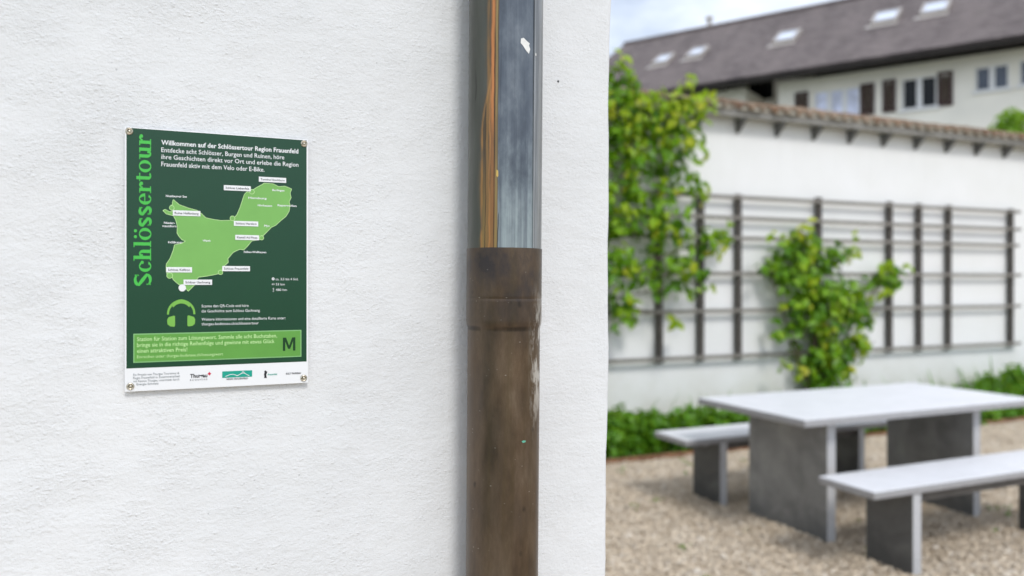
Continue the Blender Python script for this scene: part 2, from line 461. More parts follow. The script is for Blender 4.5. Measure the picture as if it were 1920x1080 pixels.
def mat_leaf(name, stops, trans=0.35):
    n = NT(name)
    rnd = n.n('ShaderNodeNewGeometry').outputs['Random Per Island']
    patch = n.maprange(n.noise(n.co(), 4.5, 3, 0.6), 0.32, 0.68, 0.0, 1.0)      # whole twigs share an age
    c = n.ramp(n.math('ADD', n.math('MULTIPLY', rnd, 0.55), n.math('MULTIPLY', patch, 0.45)), stops)
    n.set(color=c, rough=0.42, spec=0.5)
    tr = n.n('ShaderNodeBsdfTranslucent', {'Color': n.mix(0.5, c, (0.30, 0.42, 0.03, 1))})
    mx = n.n('ShaderNodeMixShader', {0: trans, 1: n.bsdf.outputs[0], 2: tr.outputs[0]})
    n.t.links.new(mx.outputs[0], n.out.inputs['Surface'])
    return n.m

def mat_pebble():
    n = NT('beige_gravel_stone')
    rnd = n.n('ShaderNodeNewGeometry').outputs['Random Per Island']
    c = n.ramp(rnd, [(0.0, (0.49, 0.40, 0.30)), (0.2, (0.65, 0.54, 0.41)), (0.45, (0.73, 0.625, 0.49)), (0.62, (0.60, 0.50, 0.38)), (0.78, (0.78, 0.70, 0.59)), (0.92, (0.44, 0.36, 0.27)), (1.0, (0.82, 0.76, 0.68))])
    c = n.mix(n.maprange(n.noise(n.co(), 90, 3), 0.4, 0.7, 0.0, 0.25), c, (0.28, 0.23, 0.17, 1))
    dust = n.noise(n.co(), 1.6, 5, 0.65)
    c = n.mix(n.maprange(dust, 0.42, 0.70, 0.0, 0.45), c, (0.42, 0.34, 0.25, 1))
    c = n.mix(n.maprange(dust, 0.42, 0.28, 0.0, 0.35), c, (0.74, 0.66, 0.55, 1))
    return n.set(color=c, rough=0.8, spec=0.3)

def mat_ground(name, a, b, scale=6.0, bump=0.02):
    n = NT(name)
    v = n.noise(n.co(), scale, 7, 0.7)
    return n.set(color=n.mix(n.maprange(v, 0.3, 0.7), (*a, 1), (*b, 1)), rough=0.95, spec=0.15, normal=n.bump(v, 0.6, bump))

Z_LIP_OBJ = 1.4725
M = {}
M['plaster'] = mat_plaster_near()
M['garden_plaster'] = mat_plaster_far()
M['pipe_up'] = mat_upper_pipe()
M['pipe_low'] = mat_lower_pipe()
M['slab'] = mat_granite()
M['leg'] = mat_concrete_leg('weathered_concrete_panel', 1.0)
M['bench_leg'] = mat_concrete_leg('dark_shaded_concrete_panel', 0.5)  # darker stone, with the shade under the seat also put into its colour
M['under'] = plain('dark_under_rail_timber', (0.12, 0.11, 0.10, 1), 0.8, vary=0.2)
M['post'] = mat_wood_grey('dark_weathered_post_wood', (0.055, 0.048, 0.042), (0.11, 0.10, 0.092))
M['rail'] = mat_wood_grey('grey_weathered_rail_wood', (0.17, 0.155, 0.14), (0.31, 0.29, 0.265))
M['beam'] = mat_wood_grey('grey_coping_beam_wood', (0.22, 0.21, 0.195), (0.36, 0.35, 0.33))
M['corbel'] = mat_wood_grey('dark_corbel_wood', (0.10, 0.098, 0.096), (0.19, 0.187, 0.182))
M['tile'] = mat_tile_coping()
M['mortar'] = plain('pale_tile_mortar', (0.42, 0.38, 0.32, 1), 0.9, vary=0.25, scale=40)
M['house_roof'] = mat_house_roof()
M['house_wall'] = plain('cream_house_render', (0.90, 0.865, 0.775, 1), 0.9, spec=0.2, vary=0.05, scale=1.5)
M['dark_wood'] = plain('dark_brown_eaves_wood', (0.016, 0.012, 0.010, 1), 0.7, vary=0.2)
M['shutter'] = plain('dark_brown_shutter_paint', (0.055, 0.026, 0.022, 1), 0.55, vary=0.1)
M['frame_white'] = plain('white_window_paint', (0.80, 0.80, 0.80, 1), 0.4, vary=0.02)
M['flashing'] = plain('pale_roof_flashing', (0.48, 0.44, 0.41, 1), 0.5, metal=0.2, vary=0.15)
M['glass'] = plain('dark_window_glass', (0.010, 0.012, 0.014, 1), 0.05, spec=0.22, vary=0.0)
M['glass_blue'] = plain('blue_grey_window_glass', (0.07, 0.09, 0.13, 1), 0.05, spec=0.5, vary=0.3, scale=2)
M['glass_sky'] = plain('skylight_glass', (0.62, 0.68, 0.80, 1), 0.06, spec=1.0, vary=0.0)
M['sky_reflection'] = plain('painted_sky_reflection_pane', (0.70, 0.74, 0.92, 1), 0.25, spec=0.8, vary=0.35, scale=3)  # reflected sky painted into the pane colour
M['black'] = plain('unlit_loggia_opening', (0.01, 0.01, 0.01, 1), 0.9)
M['bark'] = mat_wood_grey('brown_vine_bark', (0.07, 0.05, 0.035), (0.15, 0.115, 0.085))
M['leaf'] = mat_leaf('green_leaf', [(0.0, (0.030, 0.105, 0.006)), (0.35, (0.095, 0.260, 0.008)), (0.65, (0.22, 0.44, 0.012)), (1.0, (0.44, 0.62, 0.025))], 0.34)
M['leaf_young'] = mat_leaf('yellow_green_young_leaf', [(0.0, (0.24, 0.48, 0.014)), (0.5, (0.44, 0.60, 0.022)), (0.8, (0.62, 0.64, 0.04)), (0.93, (0.66, 0.54, 0.08)), (1.0, (0.62, 0.34, 0.10))], 0.45)
M['herb'] = mat_leaf('green_herb_leaf', [(0.0, (0.045, 0.150, 0.008)), (0.5, (0.12, 0.32, 0.014)), (0.85, (0.22, 0.44, 0.025)), (1.0, (0.36, 0.50, 0.12))], 0.4)
M['pebble'] = mat_pebble()
M['gravel_base'] = mat_ground('packed_gravel_bed', (0.44, 0.35, 0.25), (0.58, 0.48, 0.36), 30.0)
M['soil'] = mat_ground('dark_garden_soil', (0.035, 0.026, 0.018), (0.08, 0.06, 0.042), 14.0, 0.05)
M['meadow'] = mat_ground('short_meadow_turf', (0.045, 0.085, 0.02), (0.09, 0.13, 0.035), 3.0)
M['rust'] = plain('rusty_edging_steel', (0.22, 0.115, 0.06, 1), 0.85, vary=0.4, scale=8)
M['zinc'] = plain('dull_zinc_gutter', (0.30, 0.31, 0.32, 1), 0.4, metal=0.7)
M['p_white'] = plain('white_sign_print', (0.84, 0.85, 0.87, 1), 0.35, vary=0.01)
M['p_dark'] = plain('dark_green_sign_print', srgb(16, 66, 42), 0.30, vary=0.04, scale=20)
M['p_map'] = plain('map_green_print', srgb(122, 180, 92), 0.32, vary=0.05, scale=30)
M['p_box'] = plain('box_green_print', srgb(98, 160, 70), 0.32, vary=0.05, scale=30)
M['p_boxedge'] = plain('box_outline_print', srgb(135, 190, 125), 0.32, vary=0.02)
M['p_title'] = plain('bright_green_title_print', srgb(72, 190, 75), 0.32, vary=0.03)
M['p_boxtext'] = plain('pale_green_print', srgb(196, 235, 165), 0.35, vary=0.01)
M['p_headphone'] = plain('headphone_green_print', srgb(122, 184, 78), 0.32, vary=0.03)
M['p_black'] = plain('black_print', srgb(28, 30, 40), 0.35, vary=0.0)
M['p_grey'] = plain('grey_print', srgb(95, 105, 110), 0.35, vary=0.0)
M['p_teal'] = plain('teal_print', srgb(18, 160, 140), 0.32, vary=0.02)
M['p_red'] = plain('red_print', srgb(205, 30, 70), 0.32, vary=0.0)
M['p_deep'] = plain('deep_green_letter_print', srgb(6, 58, 22), 0.32, vary=0.0)
M['steel'] = plain('brass_tinted_rivet_steel', (0.62, 0.57, 0.47, 1), 0.28, metal=0.95)
M['steel_dark'] = plain('dark_rivet_hole', (0.03, 0.03, 0.028, 1), 0.5)
M['fleck_white'] = plain('white_paint_fleck', (0.80, 0.80, 0.78, 1), 0.7, vary=0.08, scale=300)
M['fleck_yellow'] = plain('yellow_paint_fleck', (0.65, 0.45, 0.12, 1), 0.6)
M['fleck_teal'] = plain('verdigris_fleck', (0.12, 0.42, 0.30, 1), 0.7)

# ------------------------------------------------------------------ ground
def disc(name, rad, z, mat, n=48):
    m = MB(); m.add([(rad * math.cos(2 * math.pi * k / n), rad * math.sin(2 * math.pi * k / n), z) for k in range(n)], [tuple(range(n))])
    return m.build(name, mat)
tag(disc('ground', 900.0, -0.012, M['meadow']), kind='structure')

BED = 1.33      # width of the planting strip in front of the garden wall
def garden_poly(name, a0, a1, b0, b1, z, mat):
    m = MB(); m.add([GARDEN.world(a0, b0, z), GARDEN.world(a1, b0, z), GARDEN.world(a1, b1, z), GARDEN.world(a0, b1, z)], [(0, 1, 2, 3)])
    return m.build(name, mat)
tag(garden_poly('gravel_court', -6.0, 14.0, -16.0, -BED, -0.004, M['gravel_base']), kind='structure')
tag(garden_poly('planting_bed', -6.0, 14.0, -BED + 0.01, 0.0, 0.0, M['soil']), kind='structure')

tag(garden_poly('bounce_ground', -30.0, 40.0, 0.37, 9.0, -0.004, mat_ground('pale_bounce_ground', (0.40, 0.38, 0.35), (0.52, 0.50, 0.47), 8.0)), kind='structure')  # unseen pale ground, added to bounce neutral light onto the house

def make_gravel():
    # loose stones over the part of the court one can look at, thinning with distance
    pts = []
    n = 0
    target = 118000
    while n < target:
        Y = rng.uniform(3.0, 10.5, 20000)
        X = rng.uniform(-2.6, 7.6, 20000)
        u = X / Y
        a = (X - GARDEN.o[0]) * GARDEN.c + (Y - GARDEN.o[1]) * GARDEN.s
        b = -(X - GARDEN.o[0]) * GARDEN.s + (Y - GARDEN.o[1]) * GARDEN.c
        keep = (b < -BED - 0.02) & (u < 0.85) & ((u > 0.10) | (rng.random(20000) < 0.6)) & (rng.random(20000) < np.clip(6.0 / Y, 0, 1.0) ** 0.8)
        # the far side of the near building is closed to stones
        na = X * NEAR.c + (Y - NEAR.o[1]) * NEAR.s
        keep &= na > 0.18
        pts.append(np.stack([X[keep], Y[keep]], 1)); n += keep.sum()
    P = np.concatenate(pts)[:target]
    base = np.array([(1, 0, 0), (0, 1, 0), (-1, 0, 0), (0, -1, 0), (0.1, 0.1, 1), (0, 0, -1)], float)
    base = np.concatenate([base[:4] * 0.75 + np.array([0, 0, 0.1]), base[4:], np.array([(0.72, 0.68, 0.25), (-0.7, 0.7, 0.2), (-0.68, -0.72, 0.25), (0.7, -0.7, 0.15)])])
    # 8-sided girdle: 0,6,1,7,2,8,3,9 ; top 4, bottom 5
    gird = [0, 6, 1, 7, 2, 8, 3, 9]
    F = []
    for i in range(8):
        F.append((gird[i], gird[(i + 1) % 8], 4))
    F = np.array(F)
    nb, nf, N = len(base), len(F), len(P)
    size = rng.lognormal(math.log(0.0082), 0.38, N).clip(0.004, 0.022)
    V = np.repeat(base[None], N, 0) * (1 + rng.normal(0, 0.16, (N, nb, 1)))
    V = V * np.stack([size * rng.uniform(0.8, 1.5, N), size * rng.uniform(0.7, 1.1, N), size * rng.uniform(0.5, 0.9, N)], 1)[:, None, :]
    th = rng.uniform(0, 2 * np.pi, N); tl = rng.normal(0, 0.25, N)
    c, s = np.cos(tl), np.sin(tl)
    x, y, z = V[..., 0], V[..., 1], V[..., 2]
    x, z = x * c[:, None] + z * s[:, None], -x * s[:, None] + z * c[:, None]
    c, s = np.cos(th), np.sin(th)
    x, y = x * c[:, None] - y * s[:, None], x * s[:, None] + y * c[:, None]
    V = np.stack([x + P[:, None, 0], y + P[:, None, 1], z + 0.002 + (size * 0.25)[:, None]], -1).reshape(-1, 3)
    FF = (F[None] + (np.arange(N) * nb)[:, None, None]).reshape(-1, 3)
    me = fast_mesh('gravel', V, FF, M['pebble'], smooth=False)
    tag(link('gravel', me), 'loose beige gravel stones covering the courtyard', 'gravel', kind='stuff')
make_gravel()

# steel edging between gravel and bed
em = MB(); em.box(-6.0, 14.0, -BED - 0.012, -BED, -0.05, 0.045)
edging = em.build('garden_edging', M['rust'], bevel=0.002)
edging.location = GARDEN.world(0, 0, 0); edging.rotation_euler = (0, 0, GARDEN.phi)
tag(edging, 'rusty low edging strip between gravel and planting bed', 'edging')

# ------------------------------------------------------------------ near building with the sign
near = empty('plastered_building', NEAR.world(0, 0, 0), NEAR.phi)
tag(near, 'white rough plastered building wall filling the picture up to its corner', 'building')
CORNER_A = 0.1568
def make_near_wall():
    zs = sorted(set([-0.1, 0.3, 0.6] + [0.8 + 0.022 * i for i in range(76)] + [2.6, 3.2, 4.0, 4.75]))
    rc = 0.011
    plan = [(-7.0, 0.0), (-1.2, 0.0), (CORNER_A - 0.05, 0.0)]
    plan += [(CORNER_A - rc + rc * math.sin(t), rc - rc * math.cos(t)) for t in [i * math.pi / 2 / 6 for i in range(7)]]
    plan += [(CORNER_A, 0.06), (CORNER_A, 5.0), (-7.0, 5.0)]
    vs = []; fs = []
    n = len(plan)
    r2 = random.Random(4)
    ph = [r2.uniform(0, 6.28) for _ in range(6)]
    for z in zs:
        w = 0.0012 * math.sin(z * 9 + ph[0]) + 0.0008 * math.sin(z * 23 + ph[1]) + 0.0004 * math.sin(z * 61 + ph[2]) + 0.00015 * math.sin(z * 140 + ph[3])
        lean = (z - CAM_Z) * 0.0102
        for i, (a, b) in enumerate(plan):
            k = 1.0 if 2 < i < 11 else (0.0 if a < -1 else 0.3)
            if i == 11: k = 0.5
            jit = r2.uniform(-0.00012, 0.00012) if 2 < i < 10 else 0.0
            vs.append((a + k * (w + lean) + jit, b + jit, z))
    for j in range(len(zs) - 1):
        for i in range(n):
            i2 = (i + 1) % n
            fs.append((j * n + i, j * n + i2, (j + 1) * n + i2, (j + 1) * n + i))
    fs.append(tuple((len(zs) - 1) * n + i for i in range(n)))
    m = MB(); m.add(vs, fs)
    return m.build('wall', M['plaster'], near, smooth=True)
make_near_wall()
# eaves high above the frame
rm = MB(); rm.prism([(-0.62, 4.62), (5.6, 7.9), (5.6, 8.1), (-0.62, 4.82)], -7.4, 0.62, 'yz')
rm.build('roof', M['dark_wood'], near)
gm = MB(); gm.prism([(-0.74, 4.72), (-0.71, 4.63), (-0.66, 4.63), (-0.63, 4.72), (-0.64, 4.72), (-0.665, 4.64), (-0.705, 4.64), (-0.73, 4.72)], -7.4, 0.62, 'yz')
gm.build('gutter', M['zinc'], near)
hm = MB(); hm.lathe([(0.0016, 0.0), (0.0013, 0.0006)], 10, axis='y')
ha, hz = NEAR.at(1046.5, 152.5)
ho = hm.build('drill_hole', M['steel_dark'], near); ho.location = (ha, -0.0004, hz)

# ------------------------------------------------------------------ downpipe
PIPE_A, PIPE_B = -0.0348, -0.0530
pw = NEAR.world(PIPE_A, PIPE_B, 0)
LEAN = 0.0074
pipe = empty('downpipe', (pw.x - CAM_Z * LEAN, pw.y, 0.0))
pipe.rotation_euler = (0, LEAN, 0)
tag(pipe, 'oxidised metal rain downpipe set in a brown standpipe near the wall corner', 'downpipe')
Z_JOINT, Z_BEAD, Z_LIP = 1.5735, 1.5100, 1.4740
RU = 0.0478
um = MB(); um.lathe([(RU, Z_JOINT - 0.03), (RU, 1.9), (RU, 2.6), (RU, 4.62)], 96, cap=False)
upper = um.build('upper_pipe', M['pipe_up'], pipe, smooth=True)
sm = MB()      # folded lock seam on the right of the upper pipe
sa0, sa1 = -math.acos(0.765), -math.acos(0.735)
for k in range(1):
    pr = [(RU * math.cos(sa0), RU * math.sin(sa0)), ((RU + 0.0011) * math.cos(sa0), (RU + 0.0011) * math.sin(sa0)), ((RU + 0.0013) * math.cos(sa1), (RU + 0.0013) * math.sin(sa1)), (RU * math.cos(sa1), RU * math.sin(sa1))]
    sm.prism(pr, Z_JOINT + 0.0005, 4.6, 'xy')
sm.build('seam', M['pipe_up'], upper)
lm = MB(); lm.lathe([(0.0464, -0.05), (0.0466, 0.7), (0.0467, Z_LIP - 0.020), (0.0467, Z_LIP - 0.010), (0.0467, Z_LIP - 0.004), (0.0467, Z_LIP - 0.002), (0.0474, Z_LIP + 0.0005), (0.0482, Z_LIP + 0.0035), (0.0486, Z_LIP + 0.008), (0.0486, Z_LIP + 0.011), (0.0486, Z_LIP + 0.014), (0.0486, Z_BEAD - 0.004), (0.0486, Z_BEAD - 0.0014), (0.04835, Z_BEAD - 0.0005), (0.04835, Z_BEAD + 0.0005), (0.0486, Z_BEAD + 0.0014), (0.0486, Z_BEAD + 0.004), (0.0486, Z_JOINT - 0.010), (0.0486, Z_JOINT - 0.006), (0.0487, Z_JOINT - 0.002), (0.0486, Z_JOINT), (0.0479, Z_JOINT), (0.0478, Z_JOINT - 0.01)], 96, cap=False)
lm.build('standpipe', M['pipe_low'], pipe, smooth=True)

def fleck(name, px, py, outline, mat, rad):
    """a flake of paint lying on the curved pipe; outline in mm (x along the girth, z up)"""
    x0 = (px - 960.0) / FPX * (pw.y - 0.04) - pw.x
    z0 = CAM_Z + (HORIZON - py) / FPX * (pw.y - rad * 0.85)
    m = MB(); n = len(outline)
    th0 = math.asin(max(-0.98, min(0.98, x0 / rad)))
    out = []
    for lift in (0.00003, 0.00045):
        for (gx, gz) in outline:
            th = th0 + gx / 1000.0 / rad
            out.append(((rad + lift) * math.sin(th), -(rad + lift) * math.cos(th), z0 + gz / 1000.0))
    m.add(out, [tuple(range(n)), tuple(range(2 * n - 1, n - 1, -1))] + [(i, i + n, (i + 1) % n + n, (i + 1) % n) for i in range(n)])
    return m.build(name, mat, pipe)
fleck('paint_fleck', 982, 85, [(-6.5, 7.5), (-3.0, 9.0), (2.0, 5.5), (6.0, 3.5), (5.0, 0.5), (7.0, -3.5), (5.0, -9.5), (1.0, -6.5), (-3.5, -1.0), (-6.8, 2.0)], M['fleck_white'], RU)
fleck('paint_fleck', 1001.5, 97, [(-0.8, 1.6), (0.8, 1.0), (0.8, -1.8), (-0.6, -1.8)], M['fleck_white'], RU + 0.0013)
fleck('paint_fleck', 931, 326, [(-0.9, 4.5), (1.2, 3.0), (1.4, -3.5), (0.2, -5.0), (-1.2, -3.0)], M['fleck_yellow'], RU)
fleck('verdigris_fleck', 984, 828, [(-3.0, 0.6), (-0.5, 1.6), (3.2, 0.9), (2.2, -1.0), (-1.4, -1.3)], M['fleck_teal'], 0.0467)

# ------------------------------------------------------------------ sign
SIGN_W, SIGN_H = 0.2022, 0.297
SA, SZ = -0.47797, CAM_Z - 0.12245
sign = empty('information_sign', NEAR.world(SA + SIGN_W / 2, 0, SZ), NEAR.phi)
tag(sign, 'green and white castle tour information sign riveted to the plaster wall', 'sign')
KX = SIGN_W / 210.0 
def sx(mm): return (mm - 105.0) * KX
def sz(mm): return mm / 1000.0
STAND, THICK = 0.0035, 0.003
FRONT = -(STAND + THICK)
pm = MB(); pm.box(-SIGN_W / 2, SIGN_W / 2, FRONT, -STAND, 0, SIGN_H)
pm.build('panel', M['p_white'], sign, bevel=0.0004)

layer = [0]
def lift(level):
    return FRONT - 0.00012 * level
def flat(name, poly, mat, level, parent=sign):
    """a printed area: polygon in sign millimetres"""
    me = bpy.data.meshes.new(name)
    bm = bmesh.new()
    vs = [bm.verts.new((sx(x), lift(level), sz(z))) for x, z in poly]
    for t in tessellate_polygon([[Vector((x, z, 0)) for x, z in poly]]):
        bm.faces.new([vs[i] for i in t])
    bm.normal_update()
    for f in bm.faces:
        if f.normal.y > 0: f.normal_flip()
    bm.to_mesh(me); bm.free()
    me.materials.append(mat)
    return link(name, me, parent)
def rect(x0, x1, z0, z1): return [(x0, z0), (x1, z0), (x1, z1), (x0, z1)]
def circle(cx, cz, r, n=20, kz=1.0): return [(cx + r * math.cos(2 * math.pi * i / n), cz + kz * r * math.sin(2 * math.pi * i / n)) for i in range(n)]

text_cache = bpy.data.curves.new('lettering_source', 'FONT')
text_obj = bpy.data.objects.new('lettering_source', text_cache)
COL.objects.link(text_obj)
text_cache.resolution_u = 2
def lettering(name, lines, mat, level, parent=sign, bold=0.0):
    """lines: (text, x left, x right or None, baseline, em size) in sign millimetres, one mesh"""
    V = []; F = []
    for (txt, xl, xr, base, em) in lines:
        text_cache.body = txt
        text_cache.offset = bold
        bpy.context.view_layer.update()
        dg = bpy.context.evaluated_depsgraph_get()
        me = text_obj.evaluated_get(dg).to_mesh()
        co = np.empty(len(me.vertices) * 3, np.float32); me.vertices.foreach_get('co', co)
        co = co.reshape(-1, 3)
        lo, hi = co[:, 0].min(), co[:, 0].max()
        kx = (xr - xl) / (hi - lo) if xr is not None else em
        o = len(V)
        for p in co:
            V.append((sx(xl + (p[0] - lo) * kx), lift(level), sz(base + p[1] * em)))
        for p in me.polygons:
            F.append(tuple(o + i for i in p.vertices))
        text_obj.evaluated_get(dg).to_mesh_clear()
    me = bpy.data.meshes.new(name)
    me.from_pydata(V, [], F)
    me.materials.append(mat)
    me.update()
    if len(me.polygons) and sum(p.normal.y * p.area for p in me.polygons) > 0:
        me.flip_normals()
    return link(name, me, parent)

field = flat('green_field', rect(1.9, 207.9, 26.2, 296.2), M['p_dark'], 1)

# --- heading
lettering('heading_lettering', [('Willkommen auf der Schlössertour Region Frauenfeld', 39.1, 197.6, 279.6, 7.6)], M['p_white'], 2, bold=0.020)
lettering('intro_lettering', [
    ('Entdecke acht Schlösser, Burgen und Ruinen, höre', 39.1, 180.3, 271.3, 7.4),
    ('ihre Geschichten direkt vor Ort und erlebe die Region', 39.1, 197.7, 263.4, 7.4),
    ('Frauenfeld aktiv mit dem Velo oder E-Bike.', 39.1, 156.5, 255.1, 7.4)], M['p_white'], 2, bold=0.006)

# --- vertical title in a bold serif face, drawn letter by letter
def serif_title():
    V = []; F = []
    count = [0]
    def emit(quads, ox):
        dy = 0.000012 * (count[0] % 40); count[0] += 1
        for q in quads:
            o = len(V)
            for (x, y) in q: V.append((x + ox, y, dy))
            F.append(tuple(range(o, o + len(q))))
    def rc(x0, x1, y0, y1): return [[(x0, y0), (x1, y0), (x1, y1), (x0, y1)]]
    def ring(cx, cy, ax, ay, tx, ty, a0=0, a1=360, n=28):
        q = []
        for i in range(n):
            t0 = R(a0 + (a1 - a0) * i / n); t1 = R(a0 + (a1 - a0) * (i + 1) / n)
            o = lambda t: (cx + ax * math.cos(t), cy + ay * math.sin(t))
            k = lambda t: (cx + (ax - tx) * math.cos(t), cy + (ay - ty) * math.sin(t))
            q.append([k(t0), o(t0), o(t1), k(t1)])
        return q
    def dot(cx, cy, r): return [[(cx + r * math.cos(i * 0.5236), cy + r * math.sin(i * 0.5236)) for i in range(12)]]
    def stroke(pts):
        q = []
        P = []
        for i, (x, y, w) in enumerate(pts):
            xa, ya, _ = pts[max(i - 1, 0)]; xb, yb, _ = pts[min(i + 1, len(pts) - 1)]
            d = math.hypot(xb - xa, yb - ya) or 1
            nx, ny = -(yb - ya) / d, (xb - xa) / d
            P.append(((x + nx * w / 2, y + ny * w / 2), (x - nx * w / 2, y - ny * w / 2)))
        for i in range(len(P) - 1): q.append([P[i][0], P[i][1], P[i + 1][1], P[i + 1][0]])
        return q
    X = 0.50; ST = 0.13; HL = 0.042
    def ess(w, h):
        r = h / 4
        pts = []
        for i in range(11):
            t = R(20 + 22.0 * i)
            wd = 0.05 + 0.08 * max(0, math.sin(math.pi * i / 10)) ** 1.2
            pts.append((w / 2 + (w / 2 - 0.05) * math.cos(t), 3 * r - 0.02 + (r) * math.sin(t) * 0.96, wd))
        lower = []
        for i in range(11):
            t = R(-160 + 22.0 * i)
            wd = 0.05 + 0.08 * max(0, math.sin(math.pi * i / 10)) ** 1.2
            lower.append((w / 2 + (w / 2 - 0.05) * math.cos(t), r + 0.02 + r * math.sin(t) * 0.96, wd))
        spine = pts[:8] + [(w * 0.5, h * 0.5, 0.15 if h > 0.6 else 0.13)] + lower[::-1][3:]
        q = stroke(spine)
        q += rc(w - 0.10, w - 0.055, 3 * r - 0.01, h - 0.01)
        q += rc(0.055, 0.10, 0.01, r + 0.02)
        return q
    def g_S(): return [(ess(0.52, 0.70))], 0.58
    def g_s(): return [(ess(0.40, X))], 0.45
    def g_c(): return [ring(0.23, X / 2, 0.23, X / 2 + 0.01, ST, HL, 48, 325), dot(0.385, 0.375, 0.068)], 0.46
    def foot(xc, w): return rc(xc - w / 2, xc + w / 2, 0, HL)
    def g_h(): return [rc(0.06, 0.06 + ST, 0, 0.74), rc(-0.01, 0.07, 0.70, 0.74), foot(0.125, 0.25), ring(0.28, 0.32, 0.16, 0.19, ST, HL + 0.02, 0, 170, 14), rc(0.31, 0.31 + ST, 0, 0.33), foot(0.375, 0.24)], 0.55
    def g_l(): return [rc(0.06, 0.06 + ST, 0, 0.74), rc(-0.01, 0.07, 0.70, 0.74), foot(0.125, 0.25)], 0.28
    def g_o(): return [ring(0.25, X / 2, 0.25, X / 2 + 0.012, ST, HL)], 0.54
    def g_O(): return [ring(0.25, X / 2, 0.25, X / 2 + 0.012, ST, HL), dot(0.13, 0.66, 0.066), dot(0.37, 0.66, 0.066)], 0.54
    def g_e(): return [ring(0.23, X / 2, 0.23, X / 2 + 0.01, ST, HL, 0, 322), rc(0.10, 0.445, 0.245, 0.285)], 0.49
    def g_r(): return [rc(0.06, 0.06 + ST, 0, X), rc(-0.01, 0.07, X - HL, X), foot(0.125, 0.27), ring(0.315, 0.30, 0.15, 0.205, 0.06, HL + 0.03, 50, 160, 10), dot(0.365, 0.41, 0.075)], 0.45
    def g_t(): return [rc(0.08, 0.08 + ST, 0.10, 0.62), rc(0.0, 0.34, X - HL, X), ring(0.235, 0.12, 0.155, 0.13, ST, HL + 0.01, 180, 330, 12)], 0.37
    def g_u(): return [rc(0.06, 0.06 + ST, 0.16, X), rc(-0.01, 0.07, X - HL, X), ring(0.22, 0.18, 0.16, 0.19, ST, HL + 0.02, 180, 350, 14), rc(0.33, 0.33 + ST, 0, X), rc(0.26, 0.34, X - HL, X), rc(0.45, 0.53, 0, HL)], 0.56
    x = 0.0
    for g in (g_S, g_c, g_h, g_l, g_O, g_s, g_s, g_e, g_r, g_t, g_o, g_u, g_r):
        parts, adv = g()
        for p in parts: emit(p, x)
        x += adv
    total = x - 0.04
    L = 289.0 - 118.5                  # runs up the sign
    kx = L / total
    ky = 17.6 / 0.70
    W = [(sx(28.0 - v[1] * ky), lift(2) - v[2] * 1.0, sz(118.5 + v[0] * kx)) for v in V]
    me = bpy.data.meshes.new('title_lettering')
    me.from_pydata(W, [], F)
    bm = bmesh.new(); bm.from_mesh(me)
    for f in bm.faces:
        f.normal_update()
        if f.normal.y > 0: f.normal_flip()
    bm.to_mesh(me); bm.free()
    me.materials.append(M['p_title'])
    return link('title_lettering', me, sign)
serif_title()

# --- map
MAP = [(52.1, 217.6), (59.0, 211.9), (68.3, 208.7), (78.7, 206.1), (83.4, 202.6), (88.2, 197.9), (97.6, 196.1), (106.0, 195.2), (115.6, 195.8), (120.4, 198.5), (124.1, 202.9), (127.7, 211.7), (130.1, 219.2), (132.5, 226.7), (135.5, 230.3), (139.8, 229.5), (143.5, 233.4), (148.5, 236.8), (153.4, 239.5), (155.9, 241.5), (167.2, 241.1), (173.5, 238.1), (181.1, 239.1), (189.4, 236.0), (187.5, 230.5), (188.8, 225.6), (186.3, 220.4), (187.5, 216.6), (186.3, 209.0), (182.5, 202.6), (176.2, 197.3), (169.9, 191.4), (164.8, 188.9), (159.9, 183.7), (154.9, 178.6), (152.4, 174.1), (141.3, 172.0), (136.4, 165.7), (132.1, 161.3), (127.2, 161.8), (123.0, 159.9), (119.4, 157.9), (113.4, 150.5), (114.0, 146.2), (107.4, 140.6), (106.2, 134.5), (103.8, 133.2), (99.1, 132.0), (89.6, 130.1), (80.2, 128.8), (77.9, 125.8), (75.6, 119.7), (68.6, 112.5), (64.0, 118.5), (58.2, 120.3), (52.4, 125.6), (50.1, 129.8), (45.6, 131.5), (44.4, 135.1), (44.4, 143.4), (48.9, 150.7), (52.3, 160.3), (53.4, 165.7), (61.5, 167.7), (65.5, 170.2), (61.5, 171.9), (58.0, 176.0), (56.2, 179.5), (56.6, 186.7), (55.0, 193.8), (52.2, 199.1), (47.6, 200.1), (44.2, 201.1), (40.8, 204.6), (43.0, 206.1), (47.6, 203.7), (51.0, 203.6), (50.4, 206.2), (48.6, 207.8), (49.4, 210.9), (51.2, 211.8), (51.2, 214.5)]
region = flat('map_region', MAP, M['p_map'], 2)
om = MB()            # pale outline of the region
for i in range(len(MAP)):
    (x0, z0), (x1, z1) = MAP[i], MAP[(i + 1) % len(MAP)]
    d = math.hypot(x1 - x0, z1 - z0) or 1
    nx, nz = -(z1 - z0) / d * 0.28, (x1 - x0) / d * 0.28
    y = lift(3) - 0.000008 * (i % 2)
    om.add([(sx(x0 + nx), y, sz(z0 + nz)), (sx(x0 - nx), y, sz(z0 - nz)), (sx(x1 - nx), y, sz(z1 - nz)), (sx(x1 + nx), y, sz(z1 + nz))], [(0, 1, 2, 3)])
om.build('route_outline', M['p_boxtext'], region, recalc=False)
for (cx, cz, r, mt) in ((118.8, 198.2, 2.6, 'p_map'), (153.0, 176.0, 2.3, 'p_map'), (105.0, 134.5, 2.4, 'p_map'), (48.2, 130.6, 3.0, 'p_map'), (50.5, 208.0, 2.4, 'p_map'), (141.5, 230.5, 2.6, 'p_map'), (62.0, 116.5, 3.6, 'p_white')):
    flat('stop_marker', circle(cx, cz, r + 0.5), M['p_boxtext'] if mt == 'p_map' else M['p_white'], 4, region)
    if mt == 'p_map': flat('stop_marker', circle(cx, cz, r - 0.1), M['p_map'], 5, region)
